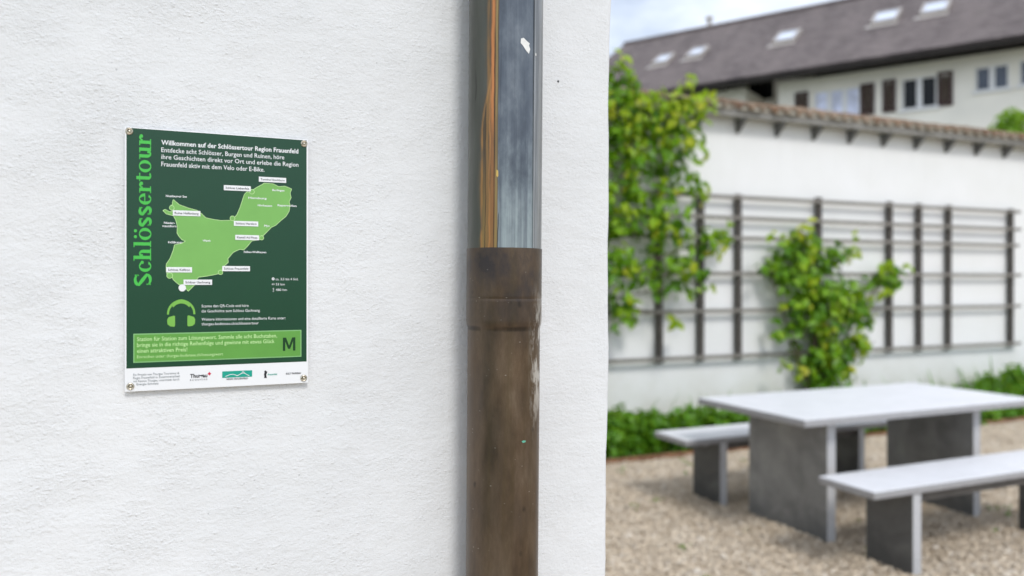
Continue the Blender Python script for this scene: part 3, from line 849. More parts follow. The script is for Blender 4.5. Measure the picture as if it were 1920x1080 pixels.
plates = [('Turmhof Steckborn', 149.7, 182.6, 242.9, 248.9), ('Schloss Liebenfels', 108.8, 140.2, 230.9, 236.9), ('Ruine Helfenberg', 51.6, 82.2, 199.3, 205.4), ('Schloss Herdern', 120.4, 149.0, 189.4, 195.3), ('Kastell Ad Fines', 122.0, 149.9, 173.0, 178.9), ('Schloss Frauenfeld', 107.0, 139.2, 136.0, 142.0), ('Schloss Kefikon', 44.4, 72.8, 134.2, 140.3), ('Schloss Gachnang', 63.4, 95.4, 119.9, 126.0)]
for (t, x0, x1, z0, z1) in plates:
    p = flat('name_plate', rect(x0, x1, z0, z1), M['p_white'], 6)
    lettering('lettering', [(t, x0 + 2.0, x1 - 2.0, z0 + 1.8, 3.5)], M['p_black'], 7, parent=p, bold=0.012)
lettering('place_lettering', [('Nussbaumer See', 44.1, 67.0, 220.4, 3.4), ('Nieder-', 42.0, 54.0, 189.6, 3.4), ('neunforn', 40.4, 55.5, 186.0, 3.4), ('Homburg', 137.4, 159.0, 222.2, 3.3), ('Berlingen', 165.9, 180.5, 232.6, 3.3), ('Hörhausen', 148.5, 165.5, 213.6, 3.3), ('Raperswilen', 172.3, 195.5, 214.6, 3.3), ('Pfyn', 156.1, 162.5, 189.4, 3.3), ('Islikon', 46.6, 62.0, 167.6, 3.3), ('Warth', 84.7, 93.5, 170.2, 3.3), ('Felben-Wellhausen', 132.1, 158.5, 157.8, 3.3)], M['p_white'], 3, bold=0.02)['kind'] = 'stuff'
flat('clock_icon', circle(166.9, 127.0, 1.7), M['p_white'], 2)
flat('clock_icon', circle(166.9, 127.0, 0.6), M['p_dark'], 3)
lettering('route_lettering', [('ca. 3,5 bis 4 Std.', 169.8, 197.5, 125.4, 4.0), ('53 km', 170.1, 180.8, 119.2, 4.0), ('480 hm', 170.1, 183.6, 112.5, 4.0), ('↔', 165.2, 168.6, 119.3, 4.0), ('↕', 166.2, 168.0, 112.2, 4.6)], M['p_white'], 2)

# --- headphones
def headphones():
    cx, cz = 60.9, 87.0
    def arc(rox, roz, rix, riz, a0, a1, n=24):
        o = [(cx + rox * math.cos(R(a0 + (a1 - a0) * i / n)), cz + roz * math.sin(R(a0 + (a1 - a0) * i / n))) for i in range(n + 1)]
        k = [(cx + rix * math.cos(R(a0 + (a1 - a0) * i / n)), cz + riz * math.sin(R(a0 + (a1 - a0) * i / n))) for i in range(n + 1)]
        return o + k[::-1]
    h = flat('headphone_icon', arc(15.6, 15.9, 13.4, 12.6, -4, 184), M['p_headphone'], 2)
    flat('ear_cushion', [(52.9 , 72.0), (54.1, 73.0), (54.1, 84.0), (52.9, 84.8), (47.0, 83.0), (45.4, 80.0), (45.8, 75.0), (48.5, 72.6)], M['p_headphone'], 3, h)
    flat('ear_cushion', [(68.9, 72.0), (67.7, 73.0), (67.7, 84.0), (68.9, 84.8), (74.8, 83.0), (76.4, 80.0), (76.0, 75.0), (73.3, 72.6)], M['p_headphone'], 3, h)
    flat('head_band', arc(13.6, 16.3, 11.0, 11.6, 38, 142, 14), M['p_headphone'], 4, h)
headphones()
lettering('audio_lettering', [('Scanne den QR-Code und höre', 83.6, 137.6, 93.8, 4.7), ('die Geschichte zum Schloss Gachnang.', 83.6, 151.5, 87.9, 4.7), ('Weitere Informationen und eine detaillierte Karte unter:', 83.6, 181.9, 78.3, 4.7), ('thurgau-bodensee.ch/schloessertour', 83.6, 149.5, 72.9, 4.7)], M['p_white'], 2)

# --- prize box
bx = flat('prize_box', rect(9.2, 201.4, 32.3, 65.0), M['p_boxedge'], 2)
flat('box_field', rect(10.4, 200.2, 33.5, 63.8), M['p_box'], 3, bx)
lettering('box_lettering', [('Station für Station zum Lösungswort. Sammle alle acht Buchstaben,', 13.1, 171.6, 56.6, 6.6), ('bringe sie in die richtige Reihenfolge und gewinne mit etwas Glück', 13.1, 168.5, 50.0, 6.6), ('einen attraktiven Preis!', 13.1, 67.5, 43.4, 6.6)], M['p_boxtext'], 4, parent=bx, bold=0.006)
lettering('box_lettering', [('Einreichen unter: thurgau-bodensee.ch/loesungswort', 13.1, 107.8, 37.3, 4.9)], M['p_boxtext'], 4, parent=bx)
flat('code_letter', [(178.6, 40.1), (181.5, 40.1), (181.5, 51.6), (184.9, 42.4), (187.6, 42.4), (191.0, 51.6), (191.0, 40.1), (193.9, 40.1), (193.9, 56.1), (190.0, 56.1), (186.25, 46.2), (182.5, 56.1), (178.6, 56.1)], M['p_deep'], 4, bx)

# --- footer
lettering('footer_lettering', [('Ein Projekt von Thurgau Tourismus &', 9.1, 58.6, 17.6, 3.6), ('Regio Frauenfeld in Zusammenarbeit', 9.1, 59.4, 14.0, 3.6), ('mit Kanton Thurgau, unterstützt durch', 9.4, 58.6, 10.4, 3.6), ('Energie Schweiz', 12.6, 36.0, 6.8, 3.6)], M['p_grey'], 2)
th_logo = lettering('logo_lettering', [('Thurgau', 70.7, 90.0, 12.6, 6.2)], M['p_black'], 2, bold=0.03)
lettering('lettering', [('B O D E N S E E', 70.7, 90.0, 9.2, 2.4)], M['p_black'], 2, parent=th_logo)
flat('red_petal', [(92.4 + 2.2 * math.cos(i * math.pi / 4) * (1.0 if i % 2 == 0 else 0.62), 16.4 + 2.2 * math.sin(i * math.pi / 4) * (1.0 if i % 2 == 0 else 0.62)) for i in range(8)], M['p_red'], 2, th_logo)
tl = flat('teal_logo', rect(107.0, 141.8, 10.8, 18.4), M['p_teal'], 2)
def wave(pts, w, lev, mat, parent):
    up = [(x, z + w) for x, z in pts]; dn = [(x, z - w) for x, z in pts]
    return flat('hill_line', dn + up[::-1], mat, lev, parent)
wave([(110.5, 12.4), (113, 13.2), (116, 14.4), (119, 14.6), (122, 13.8), (124.5, 12.6)], 0.34, 3, M['p_white'], tl)
wave([(123.5, 12.4), (126, 13.4), (128.5, 14.8), (131, 15.8), (133.5, 15.0), (136, 13.2), (138.5, 12.2)], 0.40, 4, M['p_white'], tl)
wave([(129.2, 15.2), (130.3, 17.0), (131.2, 17.4), (132.0, 16.8), (132.8, 15.6)], 0.28, 5, M['p_white'], tl)
lettering('lettering', [('REGIO FRAUENFELD', 112.1, 136.9, 8.1, 2.8)], M['p_black'], 2, parent=tl, bold=0.02)
fg = flat('figure_logo', [(156.0, 8.4), (159.4, 8.4), (158.9, 9.6), (158.6, 12.4), (159.4, 14.4), (160.0, 15.6), (158.9, 16.2), (158.2, 17.2), (156.8, 17.2), (156.3, 16.2), (156.6, 14.8), (156.0, 13.2), (156.4, 9.8)], M['p_black'], 2)
lettering('lettering', [('Frauenfeld', 160.4, 171.6, 11.4, 3.0)], M['p_teal'], 2, parent=fg, bold=0.02)
lettering('logo_lettering', [('KULT THURGAU', 182.5, 200.8, 11.4, 2.9)], M['p_black'], 2, bold=0.035)

# --- rivets
rv = MB(); rv.lathe([(0.0040, 0.0), (0.0041, 0.0005), (0.0037, 0.0012), (0.0030, 0.0015), (0.0024, 0.0012), (0.0019, 0.0003)], 24, axis='y')
rv_me = rv.mesh('rivet', M['steel'], smooth=True)
rc_ = MB(); rc_.lathe([(0.0017, 0.0), (0.0015, 0.0005), (0.0008, 0.0009), (0.0001, 0.0010)], 16, axis='y')
rc_me = rc_.mesh('rivet_core', M['steel'], smooth=True)
rh = MB(); rh.lathe([(0.0024, 0.0), (0.0024, 0.0004)], 20, axis='y')
rh_me = rh.mesh('rivet_hole', M['steel_dark'])
for (mx_, mz_) in ((4.9, 292.4), (204.7, 292.1), (6.1, 6.2), (204.3, 6.3)):
    o = link('rivet', rv_me, sign); o.location = (sx(mx_), lift(2), sz(mz_))
    h = link('rivet_hole', rh_me, o); h.location = (0, -0.0001, 0)
    c = link('rivet_core', rc_me, o); c.location = (0.0002, -0.0006, -0.0002)
bpy.data.objects.remove(text_obj)

# ------------------------------------------------------------------ garden wall with tiled coping
gw = empty('garden_wall', GARDEN.world(0, 0, 0), GARDEN.phi)
tag(gw, 'tall white garden wall with clay tile coping on wooden corbels', 'wall')
WA0, WA1, WTOP = -5.0, 13.0, 3.385
m = MB(); m.box(WA0, WA1, 0.0, 0.36, -0.1, WTOP); m.build('wall_face', M['garden_plaster'], gw)
m = MB(); m.box(WA0, WA1, -0.165, -0.115, WTOP - 0.038, WTOP + 0.030); m.build('coping_beam', M['beam'], gw, bevel=0.004)
m = MB(); m.prism([(-0.17, WTOP + 0.032), (0.18, WTOP + 0.16), (0.53, WTOP + 0.032), (0.53, WTOP + 0.052), (0.18, WTOP + 0.18), (-0.17, WTOP + 0.052)], WA0, WA1, 'yz'); m.build('coping_deck', M['beam'], gw)
cm = MB(); cm.add([(-.034, 0, 0), (.034, 0, 0), (.034, -.155, 0), (-.034, -.155, 0), (-.014, 0, -.150), (.014, 0, -.150), (.014, -.03, -.145), (-.014, -.03, -.145)], [(0, 1, 2, 3), (7, 6, 5, 4), (0, 4, 5, 1), (1, 5, 6, 2), (2, 6, 7, 3), (3, 7, 4, 0)])
cme = cm.mesh('corbel', M['corbel'], bevel=0.003)
k = -12
while True:
    a = 2.74 + 0.5545 * k
    k += 1
    if a < WA0 + 0.1: continue
    if a > WA1 - 0.1: break
    o = link('corbel', cme, gw); o.location = (a, -0.001, WTOP - 0.039)
# half round cover tiles
def coping_tile_mesh(seed):
    r2 = random.Random(seed)
    m = MB(); n = 7
    for (yy, zz, rr) in ((0.0, 0.0, 0.078), (0.42, 0.150, 0.064)):
        pass
    vs = []
    for (yy, zz, rr) in ((0.0, 0.0, 0.080), (0.42, 0.150, 0.066)):
        for th in (0.0, 0.016):
            for i in range(n):
                t = math.pi * i / (n - 1)
                vs.append(((rr - th) * math.cos(t) + r2.uniform(-.002, .002), yy, zz + (rr - th) * 0.82 * math.sin(t) + r2.uniform(-.003, .003)))
    fs = []
    O0, I0, O1, I1 = 0, n, 2 * n, 3 * n
    for i in range(n - 1):
        fs.append((O0 + i, O0 + i + 1, O1 + i + 1, O1 + i))
        fs.append((I0 + i + 1, I0 + i, I1 + i, I1 + i + 1))
        fs.append((O0 + i + 1, O0 + i, I0 + i, I0 + i + 1))
        fs.append((O1 + i, O1 + i + 1, I1 + i + 1, I1 + i))
    fs += [(O0, O1, I1, I0), (O0 + n - 1, I0 + n - 1, I1 + n - 1, O1 + n - 1)]
    m.add(vs, fs)
    return m.mesh('tile', M['tile'])
tmes = [coping_tile_mesh(s) for s in range(4)]
def plug_mesh():
    m = MB(); n = 7
    pts = [(0.063 * math.cos(math.pi * i / (n - 1)), 0.063 * 0.8 * math.sin(math.pi * i / (n - 1))) for i in range(n)]
    m.prism(pts, 0.02, 0.06, 'xz')
    return m.mesh('mortar_plug', M['mortar'])
pme = plug_mesh()
a = WA0 + 0.1
r2 = random.Random(21)
while a < WA1 - 0.1:
    o = link('tile', tmes[r2.randrange(4)], gw)
    o.location = (a + r2.uniform(-0.012, 0.012), -0.215 + r2.uniform(-0.018, 0.018), WTOP + 0.030 + r2.uniform(-0.007, 0.007))
    o.rotation_euler = (R(r2.uniform(-2, 2)), R(r2.uniform(-3, 3)), R(r2.uniform(-4, 4)))
    p = link('mortar_plug', pme, o)
    a += 0.172
m = MB()
rr = [(0.18 + 0.095 * math.cos(math.pi * i / 8), WTOP + 0.155 + 0.07 * math.sin(math.pi * i / 8)) for i in range(9)]
a = WA0
rid_m = MB(); rid_m.prism(rr, 0.0, 0.40, 'yz')
rid = rid_m.mesh('ridge_tile', M['tile'])
while a < WA1 - 0.2:
    o = link('ridge_tile', rid, gw); o.location = (a, r2.uniform(-.01, .01), r2.uniform(-.006, .006)); o.rotation_euler = (0, R(r2.uniform(-0.8, 0.8)), 0)
    a += 0.405

# ------------------------------------------------------------------ trellis
tr = empty('wooden_trellis', GARDEN.world(0, 0, 0), GARDEN.phi)
tag(tr, 'weathered wooden trellis of posts and rails on the garden wall', 'trellis')
RAILS = [2.470, 2.245, 2.020, 1.630, 1.225, 0.725]
def ga(px, b=-0.05): return GARDEN.at(px, 500, b)[0]
posts = [ga(x) for x in (1060, 1130, 1237, 1313, 1385, 1535, 1668, 1724, 1778, 1895)]
r2 = random.Random(3)
for a in posts:
    m = MB(); m.box(-0.036, 0.036, -0.070, -0.022, 0.675, 2.515 + r2.uniform(-.01, .012))
    o = m.build('post', M['post'], tr, bevel=0.003); o.location = (a, 0, 0); o.rotation_euler = (0, R(r2.uniform(-.3, .3)), 0)
rail_a0, rail_a1 = posts[0] - 0.4, posts[-1] + 0.12
for i, z in enumerate(RAILS):
    m = MB(); 
    m.box(rail_a0, rail_a1 + r2.uniform(-.03, .05), -0.098, -0.0705, z - 0.020, z + 0.020)
    o = m.build('rail', M['rail'], tr, bevel=0.003); o.rotation_euler = (0, R(r2.uniform(-.06, .06)), 0)

# ------------------------------------------------------------------ plants
def leaf_cloud(centres, dens, size, flatten=0.6, droop=0.5, facing=None, ovate=0.62):
    """leaf faces scattered through ellipsoid clumps: centres = (Vector, rx, ry, rz, weight)"""
    P = []; S = []; N = []
    for (c, rx, ry, rz, w) in centres:
        n = max(3, int(dens * w * rx * rz * 2400))
        d = rng.normal(0, 1, (n, 3)); d /= np.linalg.norm(d, axis=1)[:, None]
        rad = rng.random(n) ** 0.45
        q = d * rad[:, None] * np.array([rx, ry, rz])
        P.append(q + np.array(c)); N.append(d * 0.7 + rng.normal(0, 0.45, (n, 3)))
        S.append(size * rng.uniform(0.6, 1.25, n))
    P = np.concatenate(P); N = np.concatenate(N); S = np.concatenate(S)
    if facing is not None: N = N + np.array(facing)
    N[:, 2] += 0.45
    N /= np.linalg.norm(N, axis=1)[:, None]
    n = len(P)
    T = rng.normal(0, 1, (n, 3)); T[:, 2] -= droop
    T -= (T * N).sum(1)[:, None] * N
    T /= np.linalg.norm(T, axis=1)[:, None]
    B = np.cross(N, T)
    # 7 points: base, two low, two mid, tip, centre-rib (folded down)
    loc = np.array([(0, 0, 0), (0.30, 0.5, 0.10), (0.30, -0.5, 0.10), (0.68, 0.40, 0.08), (0.68, -0.40, 0.08), (1.0, 0, -0.14), (0.45, 0, -0.02)])
    loc[:, 1] *= ovate
    V = P[:, None, :] + S[:, None, None] * (loc[None, :, 0, None] * T[:, None, :] + loc[None, :, 1, None] * B[:, None, :] + loc[None, :, 2, None] * N[:, None, :])
    F = np.array([(0, 6, 1), (0, 2, 6), (1, 6, 3), (2, 4, 6), (3, 6, 5), (4, 5, 6)])
    FF = (F[None] + (np.arange(n) * 7)[:, None, None]).reshape(-1, 3)
    return V.reshape(-1, 3), FF

def clumps(frame, spec, b, scale_px=1.0):
    out = []
    for item in spec:
        px, py, r = item[:3]
        w = item[3] if len(item) > 3 else 1.0
        bb = b + rng.uniform(-0.06, 0.06)
        a, z = frame.at(px, py, bb)
        Y = frame.world(a, bb, z).y
        rr = r / FPX * Y
        out.append((frame.world(a, bb, z), rr, min(rr, 0.22), rr, w))
    return out
face = tuple(-Vector((-math.sin(GARDEN.phi), math.cos(GARDEN.phi), 0)) * 0.5)

def plant(name, label, cat, base, stems, mature, young, leafsize, dens):
    p = empty(name, base)
    tag(p, label, cat)
    inv = Vector(base)
    m = MB()
    for pts, r0, r1 in stems:
        n = len(pts)
        m.tube([Vector(q) - inv for q in pts], [r0 + (r1 - r0) * i / (n - 1) for i in range(n)], 7)
    m.build('stem', M['bark'], p, smooth=True)
    V, F = leaf_cloud(mature, dens, leafsize, facing=face)
    tag(link('crown', fast_mesh('crown', V - np.array(inv), F, M['leaf']), p), kind='stuff')
    V, F = leaf_cloud(young, dens, leafsize * 0.85, facing=face)
    tag(link('young_shoots', fast_mesh('young_shoots', V - np.array(inv), F, M['leaf_young']), p), kind='stuff')
    return p

def gpt(px, py, b=-0.15):
    a, z = GARDEN.at(px, py, b)
    return GARDEN.world(a, b, z)

# shrub in the middle of the trellis (photo points through a 3.27x enlargement)
def z8(l): return [(1400 + x / 3.272, 400 + y / 3.272, r / 3.272, *w) for x, y, r, *w in l]
mature = z8([(120, 335, 55), (250, 230, 75), (360, 180, 85), (200, 345, 80), (330, 330, 120), (480, 280, 100), (555, 230, 60), (400, 480, 130), (550, 470, 105), (660, 480, 80), (865, 385, 80, 1.6), (775, 420, 42, 1.0), (440, 620, 140), (600, 600, 110), (700, 640, 60), (215, 720, 52), (300, 690, 70), (480, 760, 110), (660, 790, 85), (370, 880, 95), (500, 900, 115), (600, 950, 75), (430, 1010, 90), (520, 1040, 90), (300, 560, 60), (240, 440, 55), (690, 560, 60), (560, 850, 80), (470, 1120, 80, 0.7)])
young = z8([(370, 85, 50), (180, 130, 28, 0.7), (260, 150, 40, 0.8), (645, 250, 58), (640, 130, 26, 0.6), (400, 420, 45), (860, 320, 45), (870, 480, 42, 0.6), (800, 520, 22, 0.7), (395, 520, 40), (590, 620, 50), (690, 760, 65), (700, 830, 60), (490, 730, 65), (240, 940, 40), (330, 970, 45), (210, 570, 30, 0.8), (620, 960, 55), (505, 900, 50), (780, 665, 40, 0.3), (1000, 320, 18, 0.4), (660, 480, 45), (330, 330, 40), (720, 610, 45), (430, 230, 40)])
b0 = gpt(1400 + 430 / 3.272, 712, -0.16)
base = Vector((b0.x, b0.y, 0.0))
stems = []
for (px, py) in ((1440, 500), (1500, 440), (1512, 425), (1580, 480), (1660, 510), (1640, 640), (1470, 620), (1540, 560), (1600, 560), (1530, 640)):
    t = gpt(px, py, -0.18)
    mid = base.lerp(t, 0.5) + Vector((rng.uniform(-.08, .08), rng.uniform(-.05, .02), 0.12))
    stems.append(([base + Vector((rng.uniform(-.05, .05), 0, -0.03)), base.lerp(mid, 0.5) + Vector((0, 0, 0.12)), mid, t], 0.019, 0.005))
plant('climbing_shrub', 'dense bright green climbing shrub on the trellis behind the stone table', 'shrub', base, stems, clumps(GARDEN, mature, -0.22), clumps(GARDEN, young, -0.32), 0.125, 0.68)

# taller looser plant beside the near corner
mature = [(1165, 140, 24), (1178, 175, 32), (1168, 235, 40, .75), (1208, 235, 42, .65), (1252, 228, 40, .65), (1285, 195, 22, .7), (1280, 250, 38, .75), (1306, 280, 22, .8), (1198, 295, 48, .7), (1248, 300, 46, .7), (1288, 335, 26, .8), (1168, 335, 34, .8), (1208, 372, 42, .8), (1256, 385, 40, .45), (1298, 362, 22, .6), (1168, 425, 38), (1214, 430, 38, .8), (1268, 432, 32, .7), (1162, 480, 30), (1330, 452, 22), (1348, 440, 20), (1286, 480, 28, .7), (1312, 500, 22, .7), (1198, 515, 34, .6), (1262, 528, 32, .7), (1298, 542, 22, .7), (1168, 560, 32), (1178, 590, 18), (1160, 600, 16), (1230, 478, 30, .5), (1232, 556, 16, .5), (1120, 250, 60), (1110, 380, 60), (1115, 500, 50), (1130, 170, 35)]
young = [(1163, 112, 18), (1186, 140, 16), (1291, 143, 13, 1.2), (1283, 165, 15), (1296, 190, 16), (1318, 200, 22, .7), (1334, 182, 12, .6), (1240, 190, 30, 1.0), (1206, 190, 26, 1.0), (1325, 215, 16, .8), (1230, 245, 28, .7), (1275, 275, 24, .7), (1190, 270, 26, .7), (1180, 220, 26), (1225, 215, 28, .8), (1268, 208, 25), (1308, 232, 22, .8), (1300, 262, 18), (1212, 250, 25), (1310, 300, 14, .6), (1322, 352, 10, .7), (1320, 372, 8, .7), (1362, 425, 11), (1345, 468, 14), (1168, 395, 22, .7), (1250, 350, 22, .5), (1292, 505, 16), (1168, 500, 18), (1271, 605, 15, 1.2), (1265, 600, 10), (1182, 570, 15), (1240, 420, 18), (1190, 330, 22, .6), (1150, 200, 22), (1282, 440, 18), (1340, 535, 12, .4), (1355, 460, 8, .6)]
b0 = gpt(1060, 700, -0.13)
base = Vector((b0.x, b0.y, 0.0))
stems = []
for via, (px, py) in (((1085, 420), (1165, 130)), ((1090, 440), (1250, 210)), ((1095, 420), (1291, 140)), ((1100, 400), (1320, 200)), ((1095, 540), (1350, 445)), ((1090, 580), (1165, 560)), ((1095, 570), (1300, 530)), ((1075, 480), (1110, 350)), ((1100, 560), (1271, 598)), ((1090, 400), (1205, 180))):
    v = gpt(*via, -0.14); t = gpt(px, py, -0.26)
    mid = v.lerp(t, 0.5) + Vector((rng.uniform(-.05, .05), -0.03, rng.uniform(0.0, 0.08)))
    stems.append(([base + Vector((rng.uniform(-.03, .03), 0, -0.03)), base.lerp(v, 0.5), v, mid, t], 0.017, 0.004))
plant('espalier_pear', 'tall loose espalier with yellow tipped shoots rising above the wall beside the corner', 'espalier', base, stems, clumps(GARDEN, mature, -0.24), clumps(GARDEN, young, -0.36), 0.135, 0.46)

# ground cover in the bed
def ground_cover():
    Vs = []; Fs = []; o = 0
    # broad leaved rosettes
    cl = []
    for i in range(560):
        a = rng.uniform(-2.5, 11.0); b = rng.uniform(-BED + 0.08, -0.1)
        front = (b < -BED * 0.45)
        if not front and rng.random() < 0.45: continue
        h = rng.uniform(0.05, 0.20) if front else rng.uniform(0.04, 0.13)
        if a > 6.0: h *= 1.5
        cl.append((GARDEN.world(a, b, h), rng.uniform(0.10, 0.20), rng.uniform(0.10, 0.18), h, 1.0))
    V, F = leaf_cloud(cl, 1.05, 0.11, droop=-0.5, ovate=0.5)
    V[:, 2] = np.maximum(V[:, 2], 0.004)
    Vs.append(V); Fs.append(F); o += len(V)
    # upright blades
    n = 4200
    a = rng.uniform(-2.5, 11.0, n); b = -rng.beta(1.3, 1.1, n) * (BED - 0.1) - 0.03
    h = rng.lognormal(math.log(0.19), 0.45, n).clip(0.06, 0.55)
    h *= np.where(a > 5.5, 1.35, 1.0)
    az = rng.uniform(0, 2 * np.pi, n); bend = rng.uniform(0.1, 0.8, n) * h
    w = rng.uniform(0.006, 0.014, n)
    X = GARDEN.o[0] + a * GARDEN.c - b * GARDEN.s; Y = GARDEN.o[1] + a * GARDEN.s + b * GARDEN.c
    dx, dy = np.cos(az), np.sin(az); wx, wy = -dy * w, dx * w
    rows = []
    for t, k in ((0.0, 1.0), (0.55, 0.9), (1.0, 0.08)):
        cx = X + dx * bend * t * t; cy = Y + dy * bend * t * t; cz = h * t * (1 - 0.18 * t)
        rows.append(np.stack([cx - wx * k, cy - wy * k, cz], 1)); rows.append(np.stack([cx + wx * k, cy + wy * k, cz], 1))
    V = np.stack(rows, 1).reshape(-1, 3)
    F = np.array([(0, 1, 3), (0, 3, 2), (2, 3, 5), (2, 5, 4)])
    F = (F[None] + (np.arange(n) * 6)[:, None, None]).reshape(-1, 3) + o
    Vs.append(V); Fs.append(F)
    me = fast_mesh('ground_cover', np.concatenate(Vs), np.concatenate(Fs), M['herb'])
    tag(link('ground_cover', me), 'low leafy green ground cover in the bed along the garden wall', 'ground cover', kind='stuff')
ground_cover()

def weeds():
    cl = []
    for i in range(38):
        Y = rng.uniform(3.9, 7.6); X = Y * rng.uniform(0.13, 0.66)
        b = -(X) * GARDEN.s + (Y - GARDEN.o[1]) * GARDEN.c
        if b > -BED - 0.05: continue
        cl.append((Vector((X, Y, 0.025)), rng.uniform(0.02, 0.06), rng.uniform(0.02, 0.06), 0.02, 1.0))
    V, F = leaf_cloud(cl, 2.6, 0.035, droop=-0.6, ovate=0.4)
    V[:, 2] = np.maximum(V[:, 2], 0.004)
    tag(link('weeds', fast_mesh('weeds', V, F, M['herb'])), 'tiny green weeds sprouting through the courtyard gravel', 'weeds', kind='stuff')
weeds()

# ------------------------------------------------------------------ table and benches
TPHI = R(24.0)
def T_at(name, x, y, label, cat, group=None):
    o = empty(name, (x, y, 0.0), TPHI)
    return tag(o, label, cat, group)
FX, FY = 1.629, 4.454        # front near corner of the table top
table = T_at('garden_table', FX, FY, 'grey concrete slab table with two panel legs on the gravel', 'table')
TL, TW, TH = 2.01, 0.96, 0.765
m = MB(); m.box(0, TL, 0, TW, TH - 0.045, TH); m.build('table_top', M['slab'], table, bevel=0.008, bseg=2)
for x in (0.30, 1.565):
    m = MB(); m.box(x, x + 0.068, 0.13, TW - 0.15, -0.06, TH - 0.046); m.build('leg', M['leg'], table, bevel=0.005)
m = MB(); m.box(0.370, 1.563, 0.47, 0.53, TH - 0.10, TH - 0.047); m.build('under_rail', M['under'], table)
def bench(x, y, label):
    b = T_at('garden_bench', x, y, label, 'bench', 'benches at the concrete table')
    L, W, H = 1.95, 0.375, 0.473
    m = MB(); m.box(0, L, 0, W, H - 0.042, H); m.build('seat', M['slab'], b, bevel=0.007, bseg=2)
    for lx in (0.29, 1.58):
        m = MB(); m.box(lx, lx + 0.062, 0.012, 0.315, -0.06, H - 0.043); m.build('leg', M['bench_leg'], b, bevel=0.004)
    m = MB(); m.box(0.354, 1.578, 0.05, 0.11, H - 0.098, H - 0.044); m.build('under_rail', M['under'], b)
    for lx in (0.252, 1.644):
        m = MB(); m.box(lx, lx + 0.036, 0.13, 0.27, H - 0.083, H - 0.044); m.build('bracket', M['slab'], b, bevel=0.002)
    return b
bench(1.826, 4.032, 'concrete bench in front of the table, nearest the camera')
bench(1.165, 5.350, 'concrete bench behind the table on the side of the garden wall')

# ------------------------------------------------------------------ house beyond the wall
house = empty('village_house', HOUSE.world(0, 0, 0), HOUSE.phi)
tag(house, 'cream house with long brown tile roof, skylights and brown shutters behind the garden wall', 'house')
EAVE_Z = CAM_Z + 5.0
FB = 0.60                        # facade stands this far behind the eaves line
S_LEFT, S_RIGHT = HOUSE.at(1172, 150, 4.6)[0], 9.0
RD = 4.6                         # plan distance eaves - ridge
def ridge_rise():
    a, z = HOUSE.at(1621, 0, RD)
    return z - EAVE_Z
RISE = ridge_rise()
SLOPE = math.atan2(RISE, RD)
SL = math.hypot(RISE, RD)

def wall_with_holes(x0, x1, z0, z1, b, holes, depth=0.14):
    xs = sorted(set([x0, x1] + [h[i] for h in holes for i in (0, 1)]))
    zs = sorted(set([z0, z1] + [h[i] for h in holes for i in (2, 3)]))
    m = MB()
    for i in range(len(xs) - 1):
        for j in range(len(zs) - 1):
            cx, cz = (xs[i] + xs[i + 1]) / 2, (zs[j] + zs[j + 1]) / 2
            if any(h[0] < cx < h[1] and h[2] < cz < h[3] for h in holes): continue
            m.add([(xs[i], b, zs[j]), (xs[i + 1], b, zs[j]), (xs[i + 1], b, zs[j + 1]), (xs[i], b, zs[j + 1])], [(0, 1, 2, 3)])
    for (a, c, e, f) in holes:
        m.add([(a, b, e), (a, b + depth, e), (a, b + depth, f), (a, b, f)], [(0, 1, 2, 3)])
        m.add([(c, b, e), (c, b, f), (c, b + depth, f), (c, b + depth, e)], [(0, 1, 2, 3)])
        m.add([(a, b, f), (a, b + depth, f), (c, b + depth, f), (c, b, f)], [(0, 1, 2, 3)])
        m.add([(a, b, e), (c, b, e), (c, b + depth, e), (a, b + depth, e)], [(0, 1, 2, 3)])
    return m

def hs(px, py=180, b=FB): return HOUSE.at(px, py, b)
WT = EAVE_Z - 0.05
# openings: (left px, right px, a row for top, a row for bottom, panes, glass)
wins = [(1526, 1612, 166, 224, 3, 'sky_reflection'), (1690, 1757, 143, 203, 2, 'glass'), (1828, 1892, 121, 168, 2, 'glass_blue'), (1911, 1985, 107, 156, 2, 'glass_blue')]
holes = []
for (l, r, t, bt, n, g) in wins:
    cx = (l + r) / 2
    s0, s1 = hs(l)[0], hs(r)[0]
    zt, zb = hs(cx, t)[1], hs(cx, bt)[1]
    holes.append((s0, s1, zb, zt))
s_corner = hs(1459)[0]
wall_with_holes(s_corner, S_RIGHT - 0.4, 0, WT, FB, holes).build('wall', M['house_wall'], house, recalc=False)
m = MB(); m.add([(s_corner, FB, 0), (s_corner, FB, WT), (s_corner, FB + 1.4, WT), (s_corner, FB + 1.4, 0)], [(0, 1, 2, 3)]); m.build('wall', M['house_wall'], house, recalc=False)
s_rec = hs(1397)[0]
lo0, lo1 = hs(1400, 170, FB + 1.4)[0], hs(1450, 170, FB + 1.4)[0]
lz0, lz1 = hs(1428, 187, FB + 1.4)[1], hs(1428, 150, FB + 1.4)[1]
wall_with_holes(s_rec - 1.0, s_corner + 0.5, 0, WT + 0.9, FB + 1.4, [(lo0, lo1, lz0, lz1)], 0.2).build('wall', M['house_wall'], house, recalc=False)
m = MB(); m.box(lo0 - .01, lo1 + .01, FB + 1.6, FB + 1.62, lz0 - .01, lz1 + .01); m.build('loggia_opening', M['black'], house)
m = MB(); m.box((lo0 + lo1) / 2 - .02, (lo0 + lo1) / 2 + .02, FB + 1.5, FB + 1.54, lz0, lz1); m.build('mullion', M['dark_wood'], house)
m = MB(); m.box(S_LEFT + 0.5, s_rec, FB, FB + 7.5, 0, WT); m.build('wall', M['house_wall'], house)
m = MB(); m.box(s_corner + 0.6, S_RIGHT - 0.42, FB + 1.5, FB + 7.5, 0, WT - 0.02); m.build('wall', M['house_wall'], house)

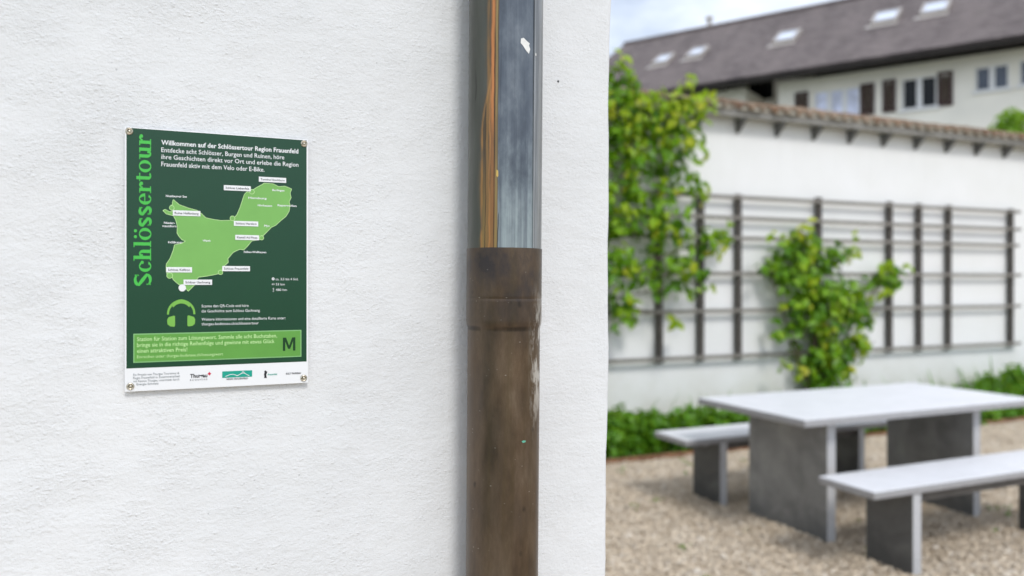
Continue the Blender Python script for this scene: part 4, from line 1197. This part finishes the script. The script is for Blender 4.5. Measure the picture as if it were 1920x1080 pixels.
for (s0, s1, zb, zt), (l, r, t, bt, n, g) in zip(holes, wins):
    w = empty('window'); w.parent = house; w.location = (s0, FB + 0.06, zb)
    W, H = s1 - s0, zt - zb
    fw = 0.042
    f = MB(); f.box(0, W, 0, 0.06, 0, fw); f.box(0, W, 0, 0.06, H - fw, H); f.box(0, fw, 0.001, 0.059, fw, H - fw); f.box(W - fw, W, 0.001, 0.059, fw, H - fw)
    f.build('frame', M['frame_white'], w)
    for k in range(1, n):
        x = W * k / n
        f = MB(); f.box(x - 0.058, x + 0.058, -0.004, 0.058, fw + 0.001, H - fw - 0.001); f.build('sash', M['frame_white'], w)
    for k in range(n):
        x0, x1 = W * k / n + (0.058 if k else fw), W * (k + 1) / n - (0.058 if k < n - 1 else fw)
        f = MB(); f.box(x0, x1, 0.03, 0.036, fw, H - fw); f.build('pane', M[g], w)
    f = MB(); f.box(-0.06, W + 0.06, -0.13, 0.0, -0.06, -0.002); f.build('sill', M['frame_white'], w, bevel=0.004)
# shutters
def shutter(l, r, t, bt):
    cx = (l + r) / 2
    s0, s1 = hs(l)[0], hs(r)[0]
    z1, z0 = hs(cx, t)[1], hs(cx, bt)[1]
    e = empty('shutter'); e.parent = house; e.location = (s0, FB - 0.045, z0)
    W, H = s1 - s0, z1 - z0
    f = MB(); f.box(0, 0.06, 0, 0.04, 0, H); f.box(W - 0.06, W, 0, 0.04, 0, H); f.box(0.06, W - 0.06, 0.001, 0.039, 0, 0.07); f.box(0.06, W - 0.06, 0.001, 0.039, H - 0.07, H)
    f.build('frame', M['shutter'], e)
    lv = MB(); lv.add([(0.06, 0.004, 0), (W - 0.06, 0.004, 0), (W - 0.06, 0.034, 0.035), (0.06, 0.034, 0.035), (0.06, 0.012, 0.0), (W - 0.06, 0.012, 0), (W - 0.06, 0.042, 0.035), (0.06, 0.042, 0.035)], [(0, 1, 2, 3), (7, 6, 5, 4), (0, 4, 5, 1), (3, 2, 6, 7)])
    lme = lv.mesh('slat', M['shutter'])
    z = 0.075
    while z < H - 0.11:
        o = link('slat', lme, e); o.location = (0, -0.004, z)
        z += 0.042
for q in ((1491, 1516, 173, 214), (1613, 1640, 157, 216), (1655, 1680, 150, 211), (1758, 1787, 135, 199)):
    shutter(*q)

# roof: slab in its own plane, x along the eaves, y up the slope
roof = empty('roof'); roof.parent = house
roof.location = (0, 0, EAVE_Z); roof.rotation_euler = (SLOPE, 0, 0)
m = MB(); m.box(S_LEFT, S_RIGHT, 0.0, SL, 0.0, 0.09); m.build('tile_slope', M['house_roof'], roof)
m = MB(); m.box(S_LEFT + 0.02, S_RIGHT - 0.02, 0.02, SL - 0.02, -0.12, -0.003); m.build('soffit', M['dark_wood'], roof)
m = MB()
seg = [( -0.10 + 0.075 * math.cos(math.pi + math.pi * i / 8), 0.02 + 0.075 * math.sin(math.pi + math.pi * i / 8)) for i in range(9)]
seg += [(x * 0.0 + -0.10 + 0.066 * math.cos(math.pi + math.pi * i / 8), 0.02 + 0.066 * math.sin(math.pi + math.pi * i / 8)) for i in range(8, -1, -1) for x in (0,)]
m.prism(seg, S_LEFT, S_RIGHT, 'yz'); m.build('gutter', M['dark_wood'], roof)
m = MB(); m.prism([(0.13 * math.cos(math.pi * i / 8), 0.09 * math.sin(math.pi * i / 8)) for i in range(9)], S_LEFT, S_RIGHT, 'yz'); o = m.build('ridge_tiles', M['house_roof'], roof); o.location = (0, SL, 0.06); o.rotation_euler = (-SLOPE, 0, 0)
def roof_at(px, py):
    """line of sight against the roof plane -> (along, up the slope)"""
    u = (px - 960) / FPX; v = (HORIZON - py) / FPX
    lo, hi = -1.0, RD + 1.0
    for _ in range(50):
        b = (lo + hi) / 2
        a, z = HOUSE.at(px, py, b)
        if z > EAVE_Z + b * math.tan(SLOPE) + 0.09: lo = b
        else: hi = b
    return a, b / math.cos(SLOPE)
def skylight(px, py, w, h, tilt, name='skylight'):
    a, t = roof_at(px, py)
    e = empty(name); e.parent = house
    up = Matrix.Rotation(SLOPE, 4, 'X')
    loc = Vector((0, 0, EAVE_Z)) + (up @ Vector((a - w / 2, t - h / 2, 0.092)))
    e.location = loc; e.rotation_euler = (SLOPE, 0, 0)
    f = MB(); f.box(0, w, 0, 0.06, 0, 0.10); f.box(0, w, h - 0.06, h, 0, 0.10); f.box(0, 0.06, 0.06, h - 0.06, 0.001, 0.099); f.box(w - 0.06, w, 0.06, h - 0.06, 0.001, 0.099)
    f.build('frame', M['flashing'], e)
    f = MB(); f.box(0.055, w - 0.055, 0.055, h - 0.055, 0.06, 0.075); p = f.build('pane', M['glass_sky'], e)
    p.rotation_euler = (R(tilt), 0, 0)
    f = MB(); f.box(-0.10, w + 0.03, -0.20, -0.003, 0.0, 0.02); f.build('apron', M['flashing'], e)
for q in ((1663, 35, 0.60, 0.85, 0), (1755, 18, 0.60, 0.85, 0), (1477, 72, 0.58, 0.80, 0), (1309, 101, 0.5, 0.7, 0), (1246, 114, 0.5, 0.7, 0)):
    skylight(*q)
# little ridge vent
a, t = roof_at(1322, 60)
e = empty('ridge_vent'); e.parent = house
e.location = (a, RD - 0.05, EAVE_Z + RISE + 0.1)
m = MB(); m.lathe([(0.07, -0.2), (0.07, 0.22), (0.13, 0.24), (0.10, 0.30), (0.02, 0.34)], 14); m.build('vent_pipe', M['flashing'], e)
# back slope so that the roof is whole
m = MB(); m.prism([(RD, EAVE_Z + RISE + 0.05), (2 * RD + 0.2, EAVE_Z - 0.05), (2 * RD + 0.2, EAVE_Z - 0.2), (RD, EAVE_Z + RISE - 0.1)], S_LEFT, S_RIGHT, 'yz'); m.build('back_slope', M['house_roof'], house)

# ------------------------------------------------------------------ bush behind the wall on the far side
def bush():
    Yb = 13.0
    P = lambda px, py: Vector(((px - 960) / FPX * Yb, Yb, CAM_Z + (HORIZON - py) / FPX * Yb))
    base = P(1905, 530); base.z = 0
    e = empty('garden_tree', base); tag(e, 'bright green tree top showing over the garden wall under the house windows', 'tree')
    m = MB()
    for (px, py) in ((1870, 235), (1895, 225), (1915, 218), (1945, 222), (1975, 235)):
        t = P(px, py) - base
        m.tube([Vector((0, 0, -0.05)), Vector((0, 0, 1.6)), t * 0.75, t], [0.07, 0.06, 0.03, 0.008], 7)
    m.build('trunk', M['bark'], e, smooth=True)
    cl = []
    for (px, py, r) in ((1868, 240, 18), (1885, 228, 20), (1905, 220, 20), (1930, 225, 26), (1960, 232, 28), (1900, 250, 30), (1940, 260, 36), (1870, 262, 26), (1985, 250, 26), (1880, 212, 7), (1912, 205, 8)):
        c = P(px, py); rr = r / FPX * Yb
        cl.append((c + Vector((0, rng.uniform(-.2, .3), 0)), rr, rr * 1.3, rr, 1.0))
    V, F = leaf_cloud(cl, 1.15, 0.085)
    tag(link('crown', fast_mesh('crown', V - np.array(base), F, M['leaf_bright']), e), kind='stuff')
M['leaf_bright'] = mat_leaf('bright_tree_leaf', [(0.0, (0.09, 0.22, 0.010)), (0.5, (0.20, 0.40, 0.016)), (1.0, (0.38, 0.54, 0.03))], 0.5)
bush()
